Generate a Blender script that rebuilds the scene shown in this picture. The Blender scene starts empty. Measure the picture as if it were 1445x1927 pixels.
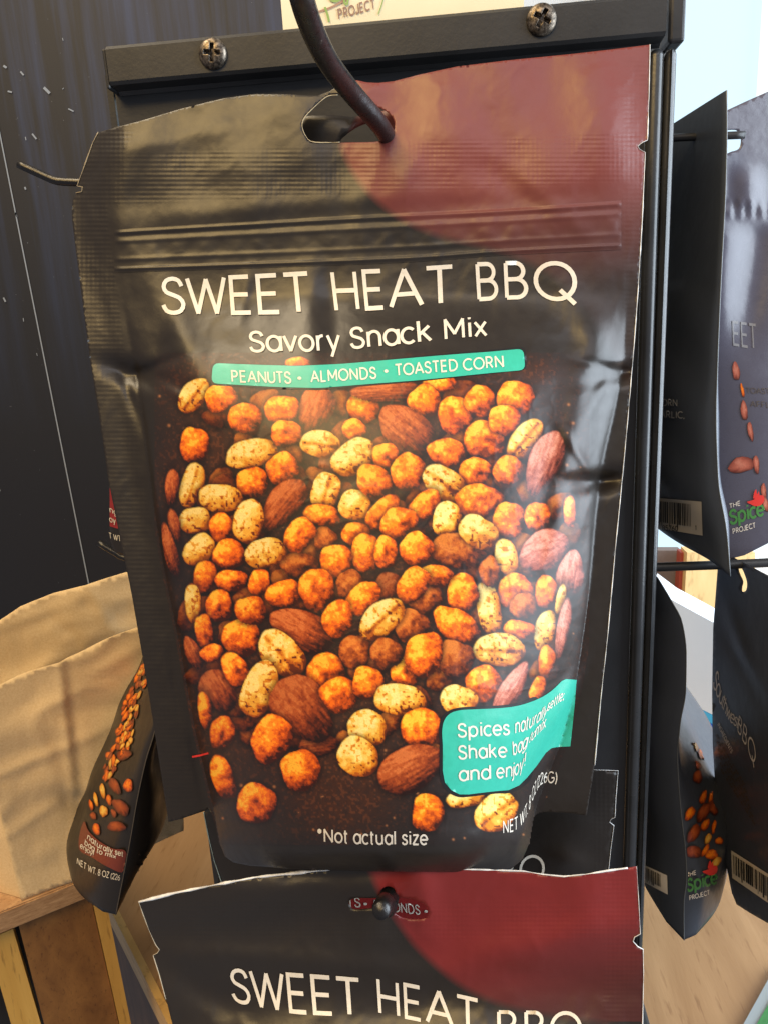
import bpy, bmesh, math, random
import numpy as np
from mathutils import Vector, Matrix
from mathutils.geometry import delaunay_2d_cdt

# ------------------------------------------------------------------ camera
SC = bpy.context.scene
COL = SC.collection
FPX, IW, IH = 1400.0, 1445.0, 1927.0          # focal length in photo pixels, photo size
def nrm(v):
    v = np.array(v, float); return v / np.linalg.norm(v)
_D = nrm((312, 5346, 1400)); _Z = -_D          # world down as the lens sees it (vanishing point of the rack's uprights)
_X = np.array((1, -.0337, -.094)); _X = nrm(_X - np.dot(_X, _D) * _D); _Y = np.cross(_Z, _X)
ER, ED, EF = [np.array((_X[i], _Y[i], _Z[i])) for i in range(3)]
CAM = np.array([0.0, 0.0, 0.44])
def ray(px, py):
    px = np.asarray(px, float)[..., None]; py = np.asarray(py, float)[..., None]
    return ER * (px - IW / 2) / FPX + ED * (py - IH / 2) / FPX + EF
CAM[1] = -.246 * ray(722, 100)[1]
cd = bpy.data.cameras.new('camera'); cam = bpy.data.objects.new('camera', cd); COL.objects.link(cam)
cd.sensor_fit = 'VERTICAL'; cd.sensor_height = 24.0; cd.lens = 24.0 * FPX / IH
cd.clip_start = 0.005; cd.clip_end = 50
M = Matrix.Identity(4)
for i in range(3):
    M[i][0] = ER[i]; M[i][1] = -ED[i]; M[i][2] = -EF[i]; M[i][3] = CAM[i]
cam.matrix_world = M
SC.camera = cam

# ------------------------------------------------------------------ light
W = bpy.data.worlds.new('World'); SC.world = W; W.use_nodes = True
bg = W.node_tree.nodes['Background']; bg.inputs[0].default_value = (.86, .88, 1.0, 1); bg.inputs[1].default_value = .26
def area(name, loc, target, sx, sy, power, color):
    L = bpy.data.lights.new(name, 'AREA'); L.shape = 'RECTANGLE'; L.size = sx; L.size_y = sy
    L.energy = power; L.color = color
    o = bpy.data.objects.new(name, L); COL.objects.link(o); o.location = loc
    o.rotation_euler = (Vector(target) - Vector(loc)).to_track_quat('-Z', 'Y').to_euler()
    return o
area('wall_lamp', (-.50, -1.12, 1.50), (-.05, -.04, .47), 1.0, .60, 20, (1, .68, .27))
area('overhead_fill', (-.62, -.22, 1.70), (-.15, .05, .3), .6, .6, 16, (1, .80, .52))  # added fill without a known source, kept clear of the film's reflections
area('window_daylight', (1.25, -.22, .60), (0, 0, .38), 1.35, 1.3, 50, (.78, .89, 1))
area('flap_sheen_light', (.45, -1.15, 1.50), (0, -.04, .45), .9, .6, 4, (.9, .9, 1))  # unseen cool light, placed for a grey sheen on the flap's right half
SC.view_settings.view_transform = 'Standard'; SC.view_settings.look = 'None'
SC.view_settings.exposure = 0; SC.view_settings.gamma = 1
SC.cycles.max_bounces = 6
SC.cycles.use_denoising = True

# ------------------------------------------------------------------ pixel <-> place
def at(px, py, out):                            # point on the plane `out` millimetres in front of the rack panel
    d = ray(px, py); t = (-np.asarray(out, float) / 1000 - CAM[1]) / d[..., 1]
    return CAM + d * t[..., None]
def at_z(px, py, z):
    d = ray(px, py); t = (z - CAM[2]) / d[..., 2]
    return CAM + d * t[..., None]
def at_plane(px, py, p, n):
    d = ray(px, py); t = np.dot(np.asarray(p) - CAM, n) / (d @ np.asarray(n))
    return CAM + d * t[..., None]
def project(P):
    q = np.asarray(P) - CAM; f = q @ EF
    return np.stack([q @ ER / f * FPX + IW / 2, q @ ED / f * FPX + IH / 2], -1)
def curve(pts):                                 # smooth interpolation through (x, y) points
    xs = np.array([p[0] for p in pts], float); ys = np.array([p[1] for p in pts], float)
    d = np.diff(ys) / np.diff(xs); m = np.empty_like(ys); m[0], m[-1] = d[0], d[-1]
    for i in range(1, len(xs) - 1):
        m[i] = 0 if d[i - 1] * d[i] <= 0 else 2 * d[i - 1] * d[i] / (d[i - 1] + d[i])
    def f(x):
        x = np.clip(np.asarray(x, float), xs[0], xs[-1]); i = np.clip(np.searchsorted(xs, x) - 1, 0, len(xs) - 2)
        h = xs[i + 1] - xs[i]; t = (x - xs[i]) / h
        return ((2*t**3 - 3*t**2 + 1) * ys[i] + (t**3 - 2*t**2 + t) * h * m[i] + (-2*t**3 + 3*t**2) * ys[i + 1] + (t**3 - t**2) * h * m[i + 1])
    return f
def sstep(a, b, x):
    t = np.clip((np.asarray(x, float) - a) / (b - a), 0, 1); return t * t * (3 - 2 * t)
def gauss(x, y, cx, cy, sa, sb, deg, amp):
    c, s = math.cos(math.radians(deg)), math.sin(math.radians(deg))
    u = ((x - cx) * c + (y - cy) * s) / sa; v = (-(x - cx) * s + (y - cy) * c) / sb
    return amp * np.exp(-.5 * (u * u + v * v))
def dense(poly, step=6, closed=True):
    P = np.array(poly, float); out = []
    n = len(P) if closed else len(P) - 1
    for i in range(n):
        a, b = P[i], P[(i + 1) % len(P)]; k = max(1, int(np.hypot(*(b - a)) / step))
        out += [a + (b - a) * j / k for j in range(k)]
    if not closed: out.append(P[-1])
    return np.array(out)
def spline(pts, step=5, closed=False):          # Catmull-Rom through points
    P = np.array(pts, float); n = len(P); out = []
    for i in range(n if closed else n - 1):
        if closed: a, b, c, d = P[(i - 1) % n], P[i], P[(i + 1) % n], P[(i + 2) % n]
        else: a, b, c, d = P[max(i - 1, 0)], P[i], P[i + 1], P[min(i + 2, n - 1)]
        k = max(2, int(np.linalg.norm(c - b) / step))
        for t in np.arange(k) / k:
            out.append(.5 * (2 * b + (c - a) * t + (2*a - 5*b + 4*c - d) * t*t + (3*b - a - 3*c + d) * t**3))
    if not closed: out.append(P[-1])
    return np.array(out)
def inside(P, poly):
    P = np.asarray(P, float); x, y = P[..., 0], P[..., 1]; r = np.zeros(x.shape, bool); q = np.asarray(poly, float)
    for a, b in zip(q, np.roll(q, -1, 0)):
        if a[1] == b[1]: continue
        c = ((a[1] > y) != (b[1] > y)) & (x < (b[0] - a[0]) * (y - a[1]) / (b[1] - a[1]) + a[0]); r ^= c
    return r
def sdist(P, line):                             # distance to an open polyline
    P = np.asarray(P, float); best = np.full(len(P), 1e9)
    for a, b in zip(line[:-1], line[1:]):
        ab = b - a; t = np.clip(((P - a) @ ab) / (ab @ ab), 0, 1); best = np.minimum(best, np.hypot(*(P - a - t[:, None] * ab).T))
    return best
def triangulate(outline, holes=(), step=5.0, seed=1):
    rng = np.random.default_rng(seed); pts = []; edges = []
    for loop in [outline] + list(holes):
        k = len(pts); pts += [tuple(p) for p in loop]; n = len(loop)
        edges += [(k + i, k + (i + 1) % n) for i in range(n)]
    o = np.asarray(outline); x0, y0 = o.min(0); x1, y1 = o.max(0)
    gx, gy = np.meshgrid(np.arange(x0 + step * .5, x1, step), np.arange(y0 + step * .5, y1, step))
    gx[1::2] += step * .5
    G = np.stack([gx.ravel(), gy.ravel()], -1) + rng.uniform(-.05, .05, (gx.size, 2)) * step
    m = inside(G, outline)
    for h in holes: m &= ~inside(G, h)
    G = G[m]
    B = np.array(pts)
    keep = np.ones(len(G), bool)                # drop grid points hugging the outline
    for i in range(0, len(G), 4000):
        d = np.abs(G[i:i+4000, None, :] - B[None]).max(-1).min(1); keep[i:i+4000] = d > step * .45
    G = G[keep]
    allp = [Vector(p) for p in pts] + [Vector(p) for p in G]
    v, e, f, *_ = delaunay_2d_cdt(allp, edges, [], 0, 1e-5)
    v = np.array([(a.x, a.y) for a in v]); f = np.array([t for t in f if len(t) == 3], int)
    c = v[f].mean(1); m = inside(c, outline)
    for h in holes: m &= ~inside(c, h)
    return v, f[m]

# ------------------------------------------------------------------ objects
def tag(o, label=None, cat=None, group=None, kind=None):
    if label: o['label'] = label
    if cat: o['category'] = cat
    if group: o['group'] = group
    if kind: o['kind'] = kind
    return o
def empty(name, loc, label, cat, group=None):
    o = bpy.data.objects.new(name, None); COL.objects.link(o); o.location = loc; o.empty_display_size = .01
    return tag(o, label, cat, group)
def obj(name, V, Fc, mat, parent=None, smooth=True, attrs=None, uv=None, col=None):
    me = bpy.data.meshes.new(name)
    V = np.asarray(V, float)
    if isinstance(Fc, np.ndarray): Fc = Fc.tolist()
    me.from_pydata(V.tolist(), [], Fc); me.update()
    if smooth: me.polygons.foreach_set('use_smooth', [True] * len(me.polygons))
    for k, a in (attrs or {}).items():
        at_ = me.attributes.new(k, 'FLOAT', 'POINT'); at_.data.foreach_set('value', np.asarray(a, np.float32))
    if uv is not None:
        at_ = me.attributes.new('px', 'FLOAT_VECTOR', 'POINT')
        u3 = np.zeros((len(V), 3), np.float32); u3[:, :2] = uv; at_.data.foreach_set('vector', u3.ravel())
    if col is not None:
        c = me.color_attributes.new('print', 'FLOAT_COLOR', 'POINT')
        c4 = np.ones((len(V), 4), np.float32); c4[:, :3] = col; c.data.foreach_set('color', c4.ravel())
    me.materials.append(mat)
    o = bpy.data.objects.new(name, me); COL.objects.link(o)
    if parent is not None:
        o.parent = parent; o.matrix_parent_inverse = Matrix.Translation(parent.location).inverted() if parent.type == 'EMPTY' else Matrix.Identity(4)
    return o
def box_vf(lo, hi, bev=0.0, rot=None):
    bm = bmesh.new(); bmesh.ops.create_cube(bm, size=1)
    lo, hi = np.array(lo, float), np.array(hi, float)
    for v in bm.verts: v.co = Vector((lo + hi) / 2 + np.array(v.co) * (hi - lo))
    if bev: bmesh.ops.bevel(bm, geom=bm.edges[:], offset=bev, segments=3, profile=.5, affect='EDGES')
    V = [tuple(v.co) for v in bm.verts]; bm.verts.index_update(); Fc = [[v.index for v in f.verts] for f in bm.faces]; bm.free()
    return V, Fc
def box(name, lo, hi, mat, parent=None, bev=0.0):
    V, Fc = box_vf(lo, hi, bev); return obj(name, V, Fc, mat, parent, smooth=False)
def tube_vf(path, r, n=12, cap=True):
    P = np.array(path, float); r = np.broadcast_to(np.asarray(r, float), (len(P),)); V = []; Fc = []
    T = np.gradient(P, axis=0); T /= np.linalg.norm(T, axis=1)[:, None]
    u = np.cross(T[0], (0, 0, 1.0)); u = np.cross(T[0], (1., 0, 0)) if np.linalg.norm(u) < .1 else u; u /= np.linalg.norm(u)
    for i in range(len(P)):
        u = u - T[i] * (u @ T[i]); u /= np.linalg.norm(u); w = np.cross(T[i], u)
        for k in range(n):
            a = 2 * math.pi * k / n; V.append(P[i] + r[i] * (math.cos(a) * u + math.sin(a) * w))
    for i in range(len(P) - 1):
        for k in range(n): Fc.append([i*n + k, i*n + (k+1) % n, (i+1)*n + (k+1) % n, (i+1)*n + k])
    if cap: Fc.append(list(range(n))[::-1]); Fc.append([(len(P)-1)*n + k for k in range(n)])
    return V, Fc
def tube(name, path, r, mat, parent=None, n=12):
    V, Fc = tube_vf(path, r, n); return obj(name, V, Fc, mat, parent)

# ------------------------------------------------------------------ materials
def lin(c):
    c = np.asarray(c, float) / 255; return np.where(c <= .04045, c / 12.92, ((c + .055) / 1.055) ** 2.4)
class Mat:
    def __init__(s, name):
        s.m = bpy.data.materials.new(name); s.m.use_nodes = True; s.t = s.m.node_tree; s.b = s.t.nodes['Principled BSDF']
    def n(s, typ, **kw):
        nd = s.t.nodes.new(typ)
        for k, v in kw.items(): setattr(nd, k, v)
        return nd
    def set(s, sock, v):
        if isinstance(v, bpy.types.NodeSocket): s.t.links.new(v, sock)
        elif hasattr(sock, 'default_value'):
            sock.default_value = (*v, 1) if isinstance(v, (tuple, list)) and len(v) == 3 and sock.type == 'RGBA' else v
    def p(s, **kw):
        for k, v in kw.items(): s.set(s.b.inputs[k.replace('_', ' ')], v)
        return s
    def math(s, op, a, b=None, clamp=False):
        nd = s.n('ShaderNodeMath', operation=op, use_clamp=clamp); s.set(nd.inputs[0], a)
        if b is not None: s.set(nd.inputs[1], b)
        return nd.outputs[0]
    def mix(s, f, a, b, blend='MIX'):
        nd = s.n('ShaderNodeMix', data_type='RGBA', blend_type=blend); s.set(nd.inputs[0], f); s.set(nd.inputs[6], a); s.set(nd.inputs[7], b)
        return nd.outputs[2]
    def noise(s, vec, scale, detail=4, rough=.55, dist=0):
        nd = s.n('ShaderNodeTexNoise'); nd.inputs['Scale'].default_value = scale; nd.inputs['Detail'].default_value = detail
        nd.inputs['Roughness'].default_value = rough; nd.inputs['Distortion'].default_value = dist
        if vec is not None: s.set(nd.inputs['Vector'], vec)
        return nd.outputs[0]
    def ramp(s, f, stops):
        nd = s.n('ShaderNodeValToRGB'); s.set(nd.inputs[0], f); e = nd.color_ramp.elements
        while len(e) < len(stops): e.new(.5)
        for q, (x, c) in zip(e, stops): q.position = x; q.color = (*c, 1) if len(c) == 3 else c
        return nd.outputs[0]
    def coord(s, scale=(1, 1, 1), rot=(0, 0, 0)):
        tc = s.n('ShaderNodeTexCoord'); mp = s.n('ShaderNodeMapping'); mp.inputs['Scale'].default_value = scale; mp.inputs['Rotation'].default_value = rot
        s.t.links.new(tc.outputs['Object'], mp.inputs[0]); return mp.outputs[0]
    def attr(s, name, out='Fac'):
        nd = s.n('ShaderNodeAttribute', attribute_name=name); return nd.outputs[out]
    def bump(s, h, strength=.3, dist=.001, prev=None):
        nd = s.n('ShaderNodeBump'); nd.inputs['Strength'].default_value = strength; nd.inputs['Distance'].default_value = dist
        s.set(nd.inputs['Height'], h)
        if prev is not None: s.set(nd.inputs['Normal'], prev)
        s.set(s.b.inputs['Normal'], nd.outputs[0]); return nd.outputs[0]
def plain(name, c, rough=.5, metal=0, spec=.5, grain=0, gscale=300):
    m = Mat(name); m.p(Roughness=rough, Metallic=metal, Specular_IOR_Level=spec)
    if grain:
        f = m.noise(m.coord(), gscale, 5); c2 = tuple(x * (1 - grain) for x in c); c3 = tuple(min(1, x * (1 + grain)) for x in c)
        m.p(Base_Color=m.ramp(f, [(.3, c2), (.7, c3)])); m.bump(f, .15, .0004)
    else: m.p(Base_Color=c)
    return m.m
FILM = tuple(lin((37, 32, 28)))
RED = tuple(lin((114, 54, 47)))
def film_mat(name, film=FILM, red=RED, rough=.36, spec=.5):
    m = Mat(name)
    sw = m.math('MULTIPLY_ADD', m.attr('swoosh'), 60.0); sw.node.inputs[2].default_value = .5; sw.node.use_clamp = True; sw = m.math('MULTIPLY', sw, m.attr('inkfade'))
    co = m.coord()
    sp = m.noise(co, 260, 4)
    base = m.mix(sw, film, red); base = m.mix(m.ramp(sp, [(.35, (.86, .86, .86)), (.7, (1.1, 1.1, 1.1))]), (0, 0, 0), base, 'MIX') if False else base
    m.p(Base_Color=base, Roughness=m.math('ADD', m.math('MULTIPLY', sp, .16), rough - .08), Specular_IOR_Level=spec)
    sx = m.n('ShaderNodeSeparateXYZ'); m.t.links.new(m.attr('px', 'Vector'), sx.inputs[0])
    w1 = m.math('SINE', m.math('MULTIPLY', sx.outputs[0], 6.2832 / 8.6)); w2 = m.math('SINE', m.math('MULTIPLY', sx.outputs[1], 6.2832 / 8.6))
    rib = m.math('ADD', m.math('MULTIPLY', w1, .5), w2)
    big = m.noise(co, 55, 3); fine = m.noise(co, 900, 2)
    n1 = m.bump(m.math('MULTIPLY', m.math('MULTIPLY', rib, m.ramp(m.noise(co, 120, 3), [(.3, (.25, .25, .25)), (.65, (1, 1, 1))])), m.attr('seal')), .17, .00012)
    n2 = m.bump(big, .12, .0035, n1)
    m.bump(fine, .05, .0004, n2)
    return m.m
M_FILM = film_mat('matte_black_pouch_film')
M_EDGE = plain('white_laminate_cut_edge', (.62, .62, .62), .5, grain=.35, gscale=220)
M_CREAM = plain('cream_ink', tuple(lin((214, 205, 190))), .42, grain=.05, gscale=900)
M_TEAL = plain('teal_ink', tuple(lin((52, 172, 148))), .36, grain=.05, gscale=500)
M_REDINK = plain('red_ink', tuple(lin((140, 40, 38))), .36, grain=.06, gscale=500)
M_DIMINK = plain('grey_ink', tuple(lin((172, 172, 174))), .45)
M_GREENINK = plain('green_ink', tuple(lin((70, 130, 62))), .4)
M_CHILI = plain('red_chili_ink', tuple(lin((214, 52, 44))), .4)
M_OUTLINE = plain('black_ink', (.008, .008, .008), .4)
def print_mat():
    m = Mat('printed_nut_ink'); c = m.attr('print', 'Color'); f = m.noise(m.coord(), 2600, 3)
    g = m.ramp(f, [(.3, (.82, .82, .82)), (.7, (1.12, 1.12, 1.12))])
    m.p(Base_Color=m.mix(1.0, c, g, 'MULTIPLY'), Roughness=.38)
    m.bump(m.noise(m.coord(), 55, 3), .12, .0035); return m.m
M_PRINT = print_mat()
def metal_black(name, c=(.018, .018, .019), rough=.42):
    m = Mat(name); co = m.coord(); f = m.noise(co, 700, 3); g = m.noise(co, 40, 4)
    m.p(Base_Color=m.ramp(g, [(.3, tuple(x * .8 for x in c)), (.7, tuple(x * 1.3 for x in c))]), Roughness=m.math('ADD', m.math('MULTIPLY', g, .15), rough - .07))
    m.bump(f, .16, .0003); return m.m
M_RACK = metal_black('powder_coated_black_steel')
def worn_metal():
    m = Mat('worn_black_wire'); co = m.coord(); f = m.noise(co, 420, 6, .7); k = m.ramp(f, [(.68, (0, 0, 0)), (.76, (1, 1, 1))])
    m.p(Base_Color=m.mix(k, (.008, .007, .007), (.16, .14, .12)), Roughness=m.math('ADD', m.math('MULTIPLY', f, .3), .14), Specular_IOR_Level=.6); m.bump(f, .35, .0006)
    return m.m
M_WIRE = worn_metal()
def screw_mat():
    m = Mat('worn_zinc_screw'); f = m.noise(m.coord(), 900, 6, .7)
    m.p(Base_Color=m.ramp(f, [(.40, (.035, .028, .022)), (.64, (.26, .21, .16))]), Metallic=.75, Roughness=.34); m.bump(f, .12, .0002); return m.m
M_SCREW = screw_mat()

# ------------------------------------------------------------------ lettering: a round stroke alphabet
def arc(cx, cy, rx, ry, a0, a1):
    n = max(4, int(abs(a1 - a0) / 14)); return [(cx + rx * math.cos(math.radians(a0 + (a1 - a0) * i / n)), cy + ry * math.sin(math.radians(a0 + (a1 - a0) * i / n))) for i in range(n + 1)]
def sp(*p): return [tuple(q) for q in spline(p, .07)]
XH = .76
def _bowl(r=.3): return arc(r, XH / 2, r, XH / 2, 0, 360)
GL = {
 'A': (.84, [[(0,0),(.42,1),(.84,0)], [(.16,.33),(.68,.33)]]),
 'B': (.60, [[(0,0),(0,1)], [(0,1),(.3,1)] + arc(.3,.765,.235,.235,90,-90) + [(0,.53)], [(.3,.53)] + arc(.33,.265,.27,.265,90,-90) + [(0,0)]]),
 'C': (.86, [arc(.5,.5,.5,.5,48,312)]),
 'D': (.78, [[(0,0),(0,1),(.28,1)] + arc(.28,.5,.5,.5,90,-90) + [(0,0)]]),
 'E': (.52, [[(.52,1),(0,1),(0,0),(.52,0)], [(0,.51),(.47,.51)]]),
 'F': (.5, [[(.5,1),(0,1),(0,0)], [(0,.5),(.44,.5)]]),
 'G': (.98, [arc(.5,.5,.5,.5,48,352) , [(1,.45),(.56,.45)]]),
 'H': (.72, [[(0,0),(0,1)], [(.72,0),(.72,1)], [(0,.51),(.72,.51)]]),
 'I': (.0, [[(0,0),(0,1)]]),
 'J': (.46, [[(.46,1),(.46,.24)] + arc(.23,.24,.23,.24,0,-180)]),
 'L': (.46, [[(0,1),(0,0),(.46,0)]]),
 'M': (.88, [[(0,0),(0,1),(.44,.24),(.88,1),(.88,0)]]),
 'N': (.74, [[(0,0),(0,1),(.74,0),(.74,1)]]),
 'O': (1.0, [arc(.5,.5,.5,.5,0,360)]),
 'P': (.56, [[(0,0),(0,1),(.28,1)] + arc(.28,.73,.27,.27,90,-90) + [(0,.46)]]),
 'Q': (1.04, [arc(.5,.5,.5,.5,0,360), [(.62,.26),(1.0,-.1)]]),
 'R': (.58, [[(0,0),(0,1),(.28,1)] + arc(.28,.73,.27,.27,90,-90) + [(0,.46)], [(.28,.46),(.58,0)]]),
 'S': (.62, [sp((.57,.78),(.49,.94),(.31,1),(.12,.94),(.04,.77),(.11,.61),(.31,.52),(.5,.43),(.6,.26),(.52,.07),(.31,0),(.1,.06),(.01,.23))]),
 'T': (.66, [[(0,1),(.66,1)], [(.33,1),(.33,0)]]),
 'U': (.68, [[(0,1),(0,.34)] + arc(.34,.34,.34,.34,180,360) + [(.68,1)]]),
 'V': (.8, [[(0,1),(.4,0),(.8,1)]]),
 'W': (1.12, [[(0,1),(.28,0),(.56,.96),(.84,0),(1.12,1)]]),
 'X': (.7, [[(0,1),(.7,0)], [(0,0),(.7,1)]]), 'Y': (.7, [[(0,1),(.35,.45),(.7,1)], [(.35,.45),(.35,0)]]),
 'Z': (.62, [[(0,1),(.62,1),(0,0),(.62,0)]]), 'K': (.6, [[(0,0),(0,1)], [(.58,1),(.02,.45),(.6,0)]]),
 'a': (.62, [_bowl(.31), [(.62,XH),(.62,0)]]),
 'b': (.62, [[(0,1.05),(0,0)], _bowl(.31)]),
 'c': (.54, [arc(.31,XH/2,.31,XH/2,45,315)]),
 'd': (.62, [_bowl(.31), [(.62,1.05),(.62,0)]]),
 'e': (.62, [[(.02,XH/2),(.62,XH/2)] + arc(.31,XH/2,.31,XH/2,0,318)]),
 'f': (.36, [arc(.34,.8,.22,.25,80,180) + [(.12,0)], [(0,XH),(.34,XH)]]),
 'g': (.62, [_bowl(.31), [(.62,XH),(.62,-.06)] + arc(.31,-.06,.31,.24,0,-150)]),
 'h': (.54, [[(0,1.05),(0,0)], [(0,.45)] + arc(.27,.48,.27,.28,180,0) + [(.54,0)]]),
 'i': (.0, [[(0,0),(0,XH)], [(0,.95),(0,1.05)]]),
 'j': (.0, [[(0,XH),(0,-.1)] + arc(-.16,-.1,.16,.2,0,-100), [(0,.95),(0,1.05)]]),
 'k': (.5, [[(0,0),(0,1.05)], [(.46,XH),(.02,.36)], [(.16,.46),(.5,0)]]),
 'l': (.0, [[(0,0),(0,1.05)]]),
 'm': (.92, [[(0,XH),(0,0)], [(0,.45)] + arc(.23,.5,.23,.26,180,0) + [(.46,0)], [(.46,.45)] + arc(.69,.5,.23,.26,180,0) + [(.92,0)]]),
 'n': (.54, [[(0,XH),(0,0)], [(0,.45)] + arc(.27,.48,.27,.28,180,0) + [(.54,0)]]),
 'o': (.66, [arc(.33,XH/2,.33,XH/2,0,360)]),
 'p': (.62, [[(0,XH),(0,-.3)], _bowl(.31)]),
 'r': (.28, [[(0,XH),(0,0)], [(0,.42)] + arc(.26,.46,.26,.29,180,85)]),
 's': (.46, [sp((.43,.6),(.36,.72),(.23,XH),(.1,.71),(.05,.58),(.12,.46),(.24,.39),(.38,.32),(.44,.19),(.37,.05),(.22,0),(.08,.04),(.01,.17))]),
 't': (.32, [[(.12,1.0),(.12,0.1)] + arc(.24,.12,.12,.12,180,280), [(0,XH),(.32,XH)]]),
 'u': (.54, [[(0,XH),(0,.28)] + arc(.27,.28,.27,.28,180,360), [(.54,XH),(.54,0)]]),
 'v': (.58, [[(0,XH),(.29,0),(.58,XH)]]), 'w': (.86, [[(0,XH),(.22,0),(.43,XH),(.64,0),(.86,XH)]]),
 'x': (.54, [[(0,XH),(.54,0)], [(0,0),(.54,XH)]]),
 'y': (.58, [[(0,XH),(.29,0)], [(.58,XH),(.16,-.32)]]),
 'z': (.5, [[(0,XH),(.48,XH),(0,0),(.5,0)]]),
 '0': (.6, [arc(.3,.5,.3,.5,0,360)]), '1': (.2, [[(0,.82),(.2,1),(.2,0)]]),
 '2': (.56, [sp((.02,.72),(.1,.93),(.29,1),(.5,.9),(.52,.68),(.38,.45),(.18,.2),(0,0)) , [(0,0),(.56,0)]]),
 '5': (.56, [[(.5,1),(.1,1),(.05,.55)] , sp((.05,.55),(.28,.63),(.5,.52),(.54,.3),(.44,.08),(.24,0),(.02,.1))]),
 '6': (.58, [sp((.5,.95),(.25,.8),(.05,.5),(.03,.28),(.12,.06),(.3,0),(.5,.1),(.55,.32),(.44,.52),(.26,.56),(.07,.42))]),
 '7': (.52, [[(0,1),(.52,1),(.14,0)]]), '4': (.58, [[(.44,0),(.44,1),(0,.28),(.58,.28)]]),
 '8': (.54, [arc(.27,.75,.23,.25,0,360), arc(.27,.25,.27,.26,0,360)]),
 '.': (.02, [[(0,0),(0,.1)]]), ',': (.06, [[(.04,.1),(0,-.14)]]), '!': (.0, [[(0,1),(0,.3)], [(0,0),(0,.1)]]), ';': (.05, [[(.04,.1),(0,-.14)], [(.04,.55),(.04,.65)]]),
 '(': (.18, [arc(.5,.4,.5,.72,130,230)]), ')': (.18, [arc(-.32,.4,.5,.72,50,-50)]),
 '*': (.4, [[(.2,.62),(.2,1.02)], [(.03,.72),(.37,.92)], [(.03,.92),(.37,.72)]]),
 '\u2022': (.28, [arc(.14,.46,.075,.075,0,360)]),
}
GL['~'] = (.5, [[(0, 0), (.12, .7), (.25, .05), (.38, .7), (.5, 0)]]); GL['-'] = (.3, [[(0, .4), (.3, .45)]])
def strokes(text, track=.2, space=.42):
    x = 0; out = []
    for ch in text:
        if ch == ' ': x += space; continue
        w, ls = GL[ch]; s = .07 if ch in 'EFHILMNBDPRhiklmnrubp1!' else .0
        x += s
        for l in ls: out.append([(x + a, b) for a, b in l])
        x += w + s + track
    return out, x - track
def ribbons(line, hw):                          # split at corners, widen to quads
    P = np.array(line, float); segs = []; cur = [P[0]]; ext = []
    st = 0.0
    for i in range(1, len(P)):
        cur.append(P[i])
        if i < len(P) - 1:
            a = P[i] - P[i-1]; b = P[i+1] - P[i]; ang = abs(math.degrees(math.atan2(a[0]*b[1]-a[1]*b[0], a @ b)))
            if ang > 40:
                e = hw if ang < 115 else hw * .25
                segs.append((np.array(cur), st, e)); cur = [P[i]]; st = e
    segs.append((np.array(cur), st, 0.0)); out = []
    for S, e0, e1 in segs:
        closed = np.hypot(*(S[0] - S[-1])) < 1e-6
        if not closed:
            d = S[0] - S[1]; S[0] = S[0] + d / (np.hypot(*d) + 1e-9) * e0; d = S[-1] - S[-2]; S[-1] = S[-1] + d / (np.hypot(*d) + 1e-9) * e1
        D = dense(S, .16, False)
        T = np.gradient(D, axis=0)
        if closed: T[0] = T[-1] = (D[1] - D[0]) + (D[-1] - D[-2])
        T /= np.hypot(*T.T)[:, None] + 1e-9; N = np.stack([-T[:, 1], T[:, 0]], -1)
        out.append((D + N * hw, D - N * hw))
    return out
def letter(surf, text, ctrl, name, mat, parent, sw=.13, off=.00022, up=(-.1, -1), up2=None, track=.2, space=.42):
    """ctrl: (fraction of the line, px, py of the baseline, cap height in px)"""
    ls, L = strokes(text, track, space); fx = curve([(c[0], c[1]) for c in ctrl]); fy = curve([(c[0], c[2]) for c in ctrl]); fh = curve([(c[0], c[3]) for c in ctrl])
    up2 = up2 or up; Q = []; O = []; Fc = []; k = 0
    for l in ls:
        for a, b in ribbons(l, sw / 2):
            k += 1; base = len(Q)
            for p, q in zip(a, b): Q += [p, q]; O += [off + 6e-6 * (k % 6)] * 2
            for i in range(len(a) - 1): Fc.append([base + 2*i, base + 2*i + 1, base + 2*i + 3, base + 2*i + 2])
    Q = np.array(Q); f = np.clip(Q[:, 0] / L, 0, 1); h = fh(f)
    ex = (Q[:, 0] / L - f) * L                                   # overhang of the first and last stroke
    ux = up[0] + (up2[0] - up[0]) * f; uy = up[1] + (up2[1] - up[1]) * f
    px = fx(f) + ex * h + ux * h * Q[:, 1]; py = fy(f) + uy * h * Q[:, 1]
    return obj(name, surf.P(px, py, np.array(O)), Fc, mat, parent, smooth=True)

# ------------------------------------------------------------------ surfaces of the pouches
class Sheet:                                    # a film that bulges towards the viewer: its distance from the rack at every place
    def __init__(s, out): s.out = out
    def P(s, px, py, off=0.0):
        px = np.asarray(px, float); py = np.asarray(py, float)
        p = at(px, py, s.out(px, py))
        if np.any(off):
            e = 1.5
            a = at(px + e, py, s.out(px + e, py)) - at(px - e, py, s.out(px - e, py)); b = at(px, py + e, s.out(px, py + e)) - at(px, py - e, s.out(px, py - e))
            n = np.cross(a, b); n /= np.linalg.norm(n, axis=-1)[..., None]
            n *= np.sign(((CAM - p) * n).sum(-1))[..., None]
            p = p + n * np.broadcast_to(np.asarray(off, float), px.shape)[..., None]
        return p
def bridge(V, Fs, n0):                          # join the rims of two matching sheets
    from collections import Counter
    c = Counter()
    for t in Fs:
        for i in range(3): a, b = int(t[i]), int(t[(i+1) % 3]); c[(min(a, b), max(a, b))] += 1
    out = []
    for t in Fs:
        for i in range(3):
            a, b = int(t[i]), int(t[(i+1) % 3])
            if c[(min(a, b), max(a, b))] == 1: out.append([b, a, a + n0, b + n0])
    return out
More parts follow.
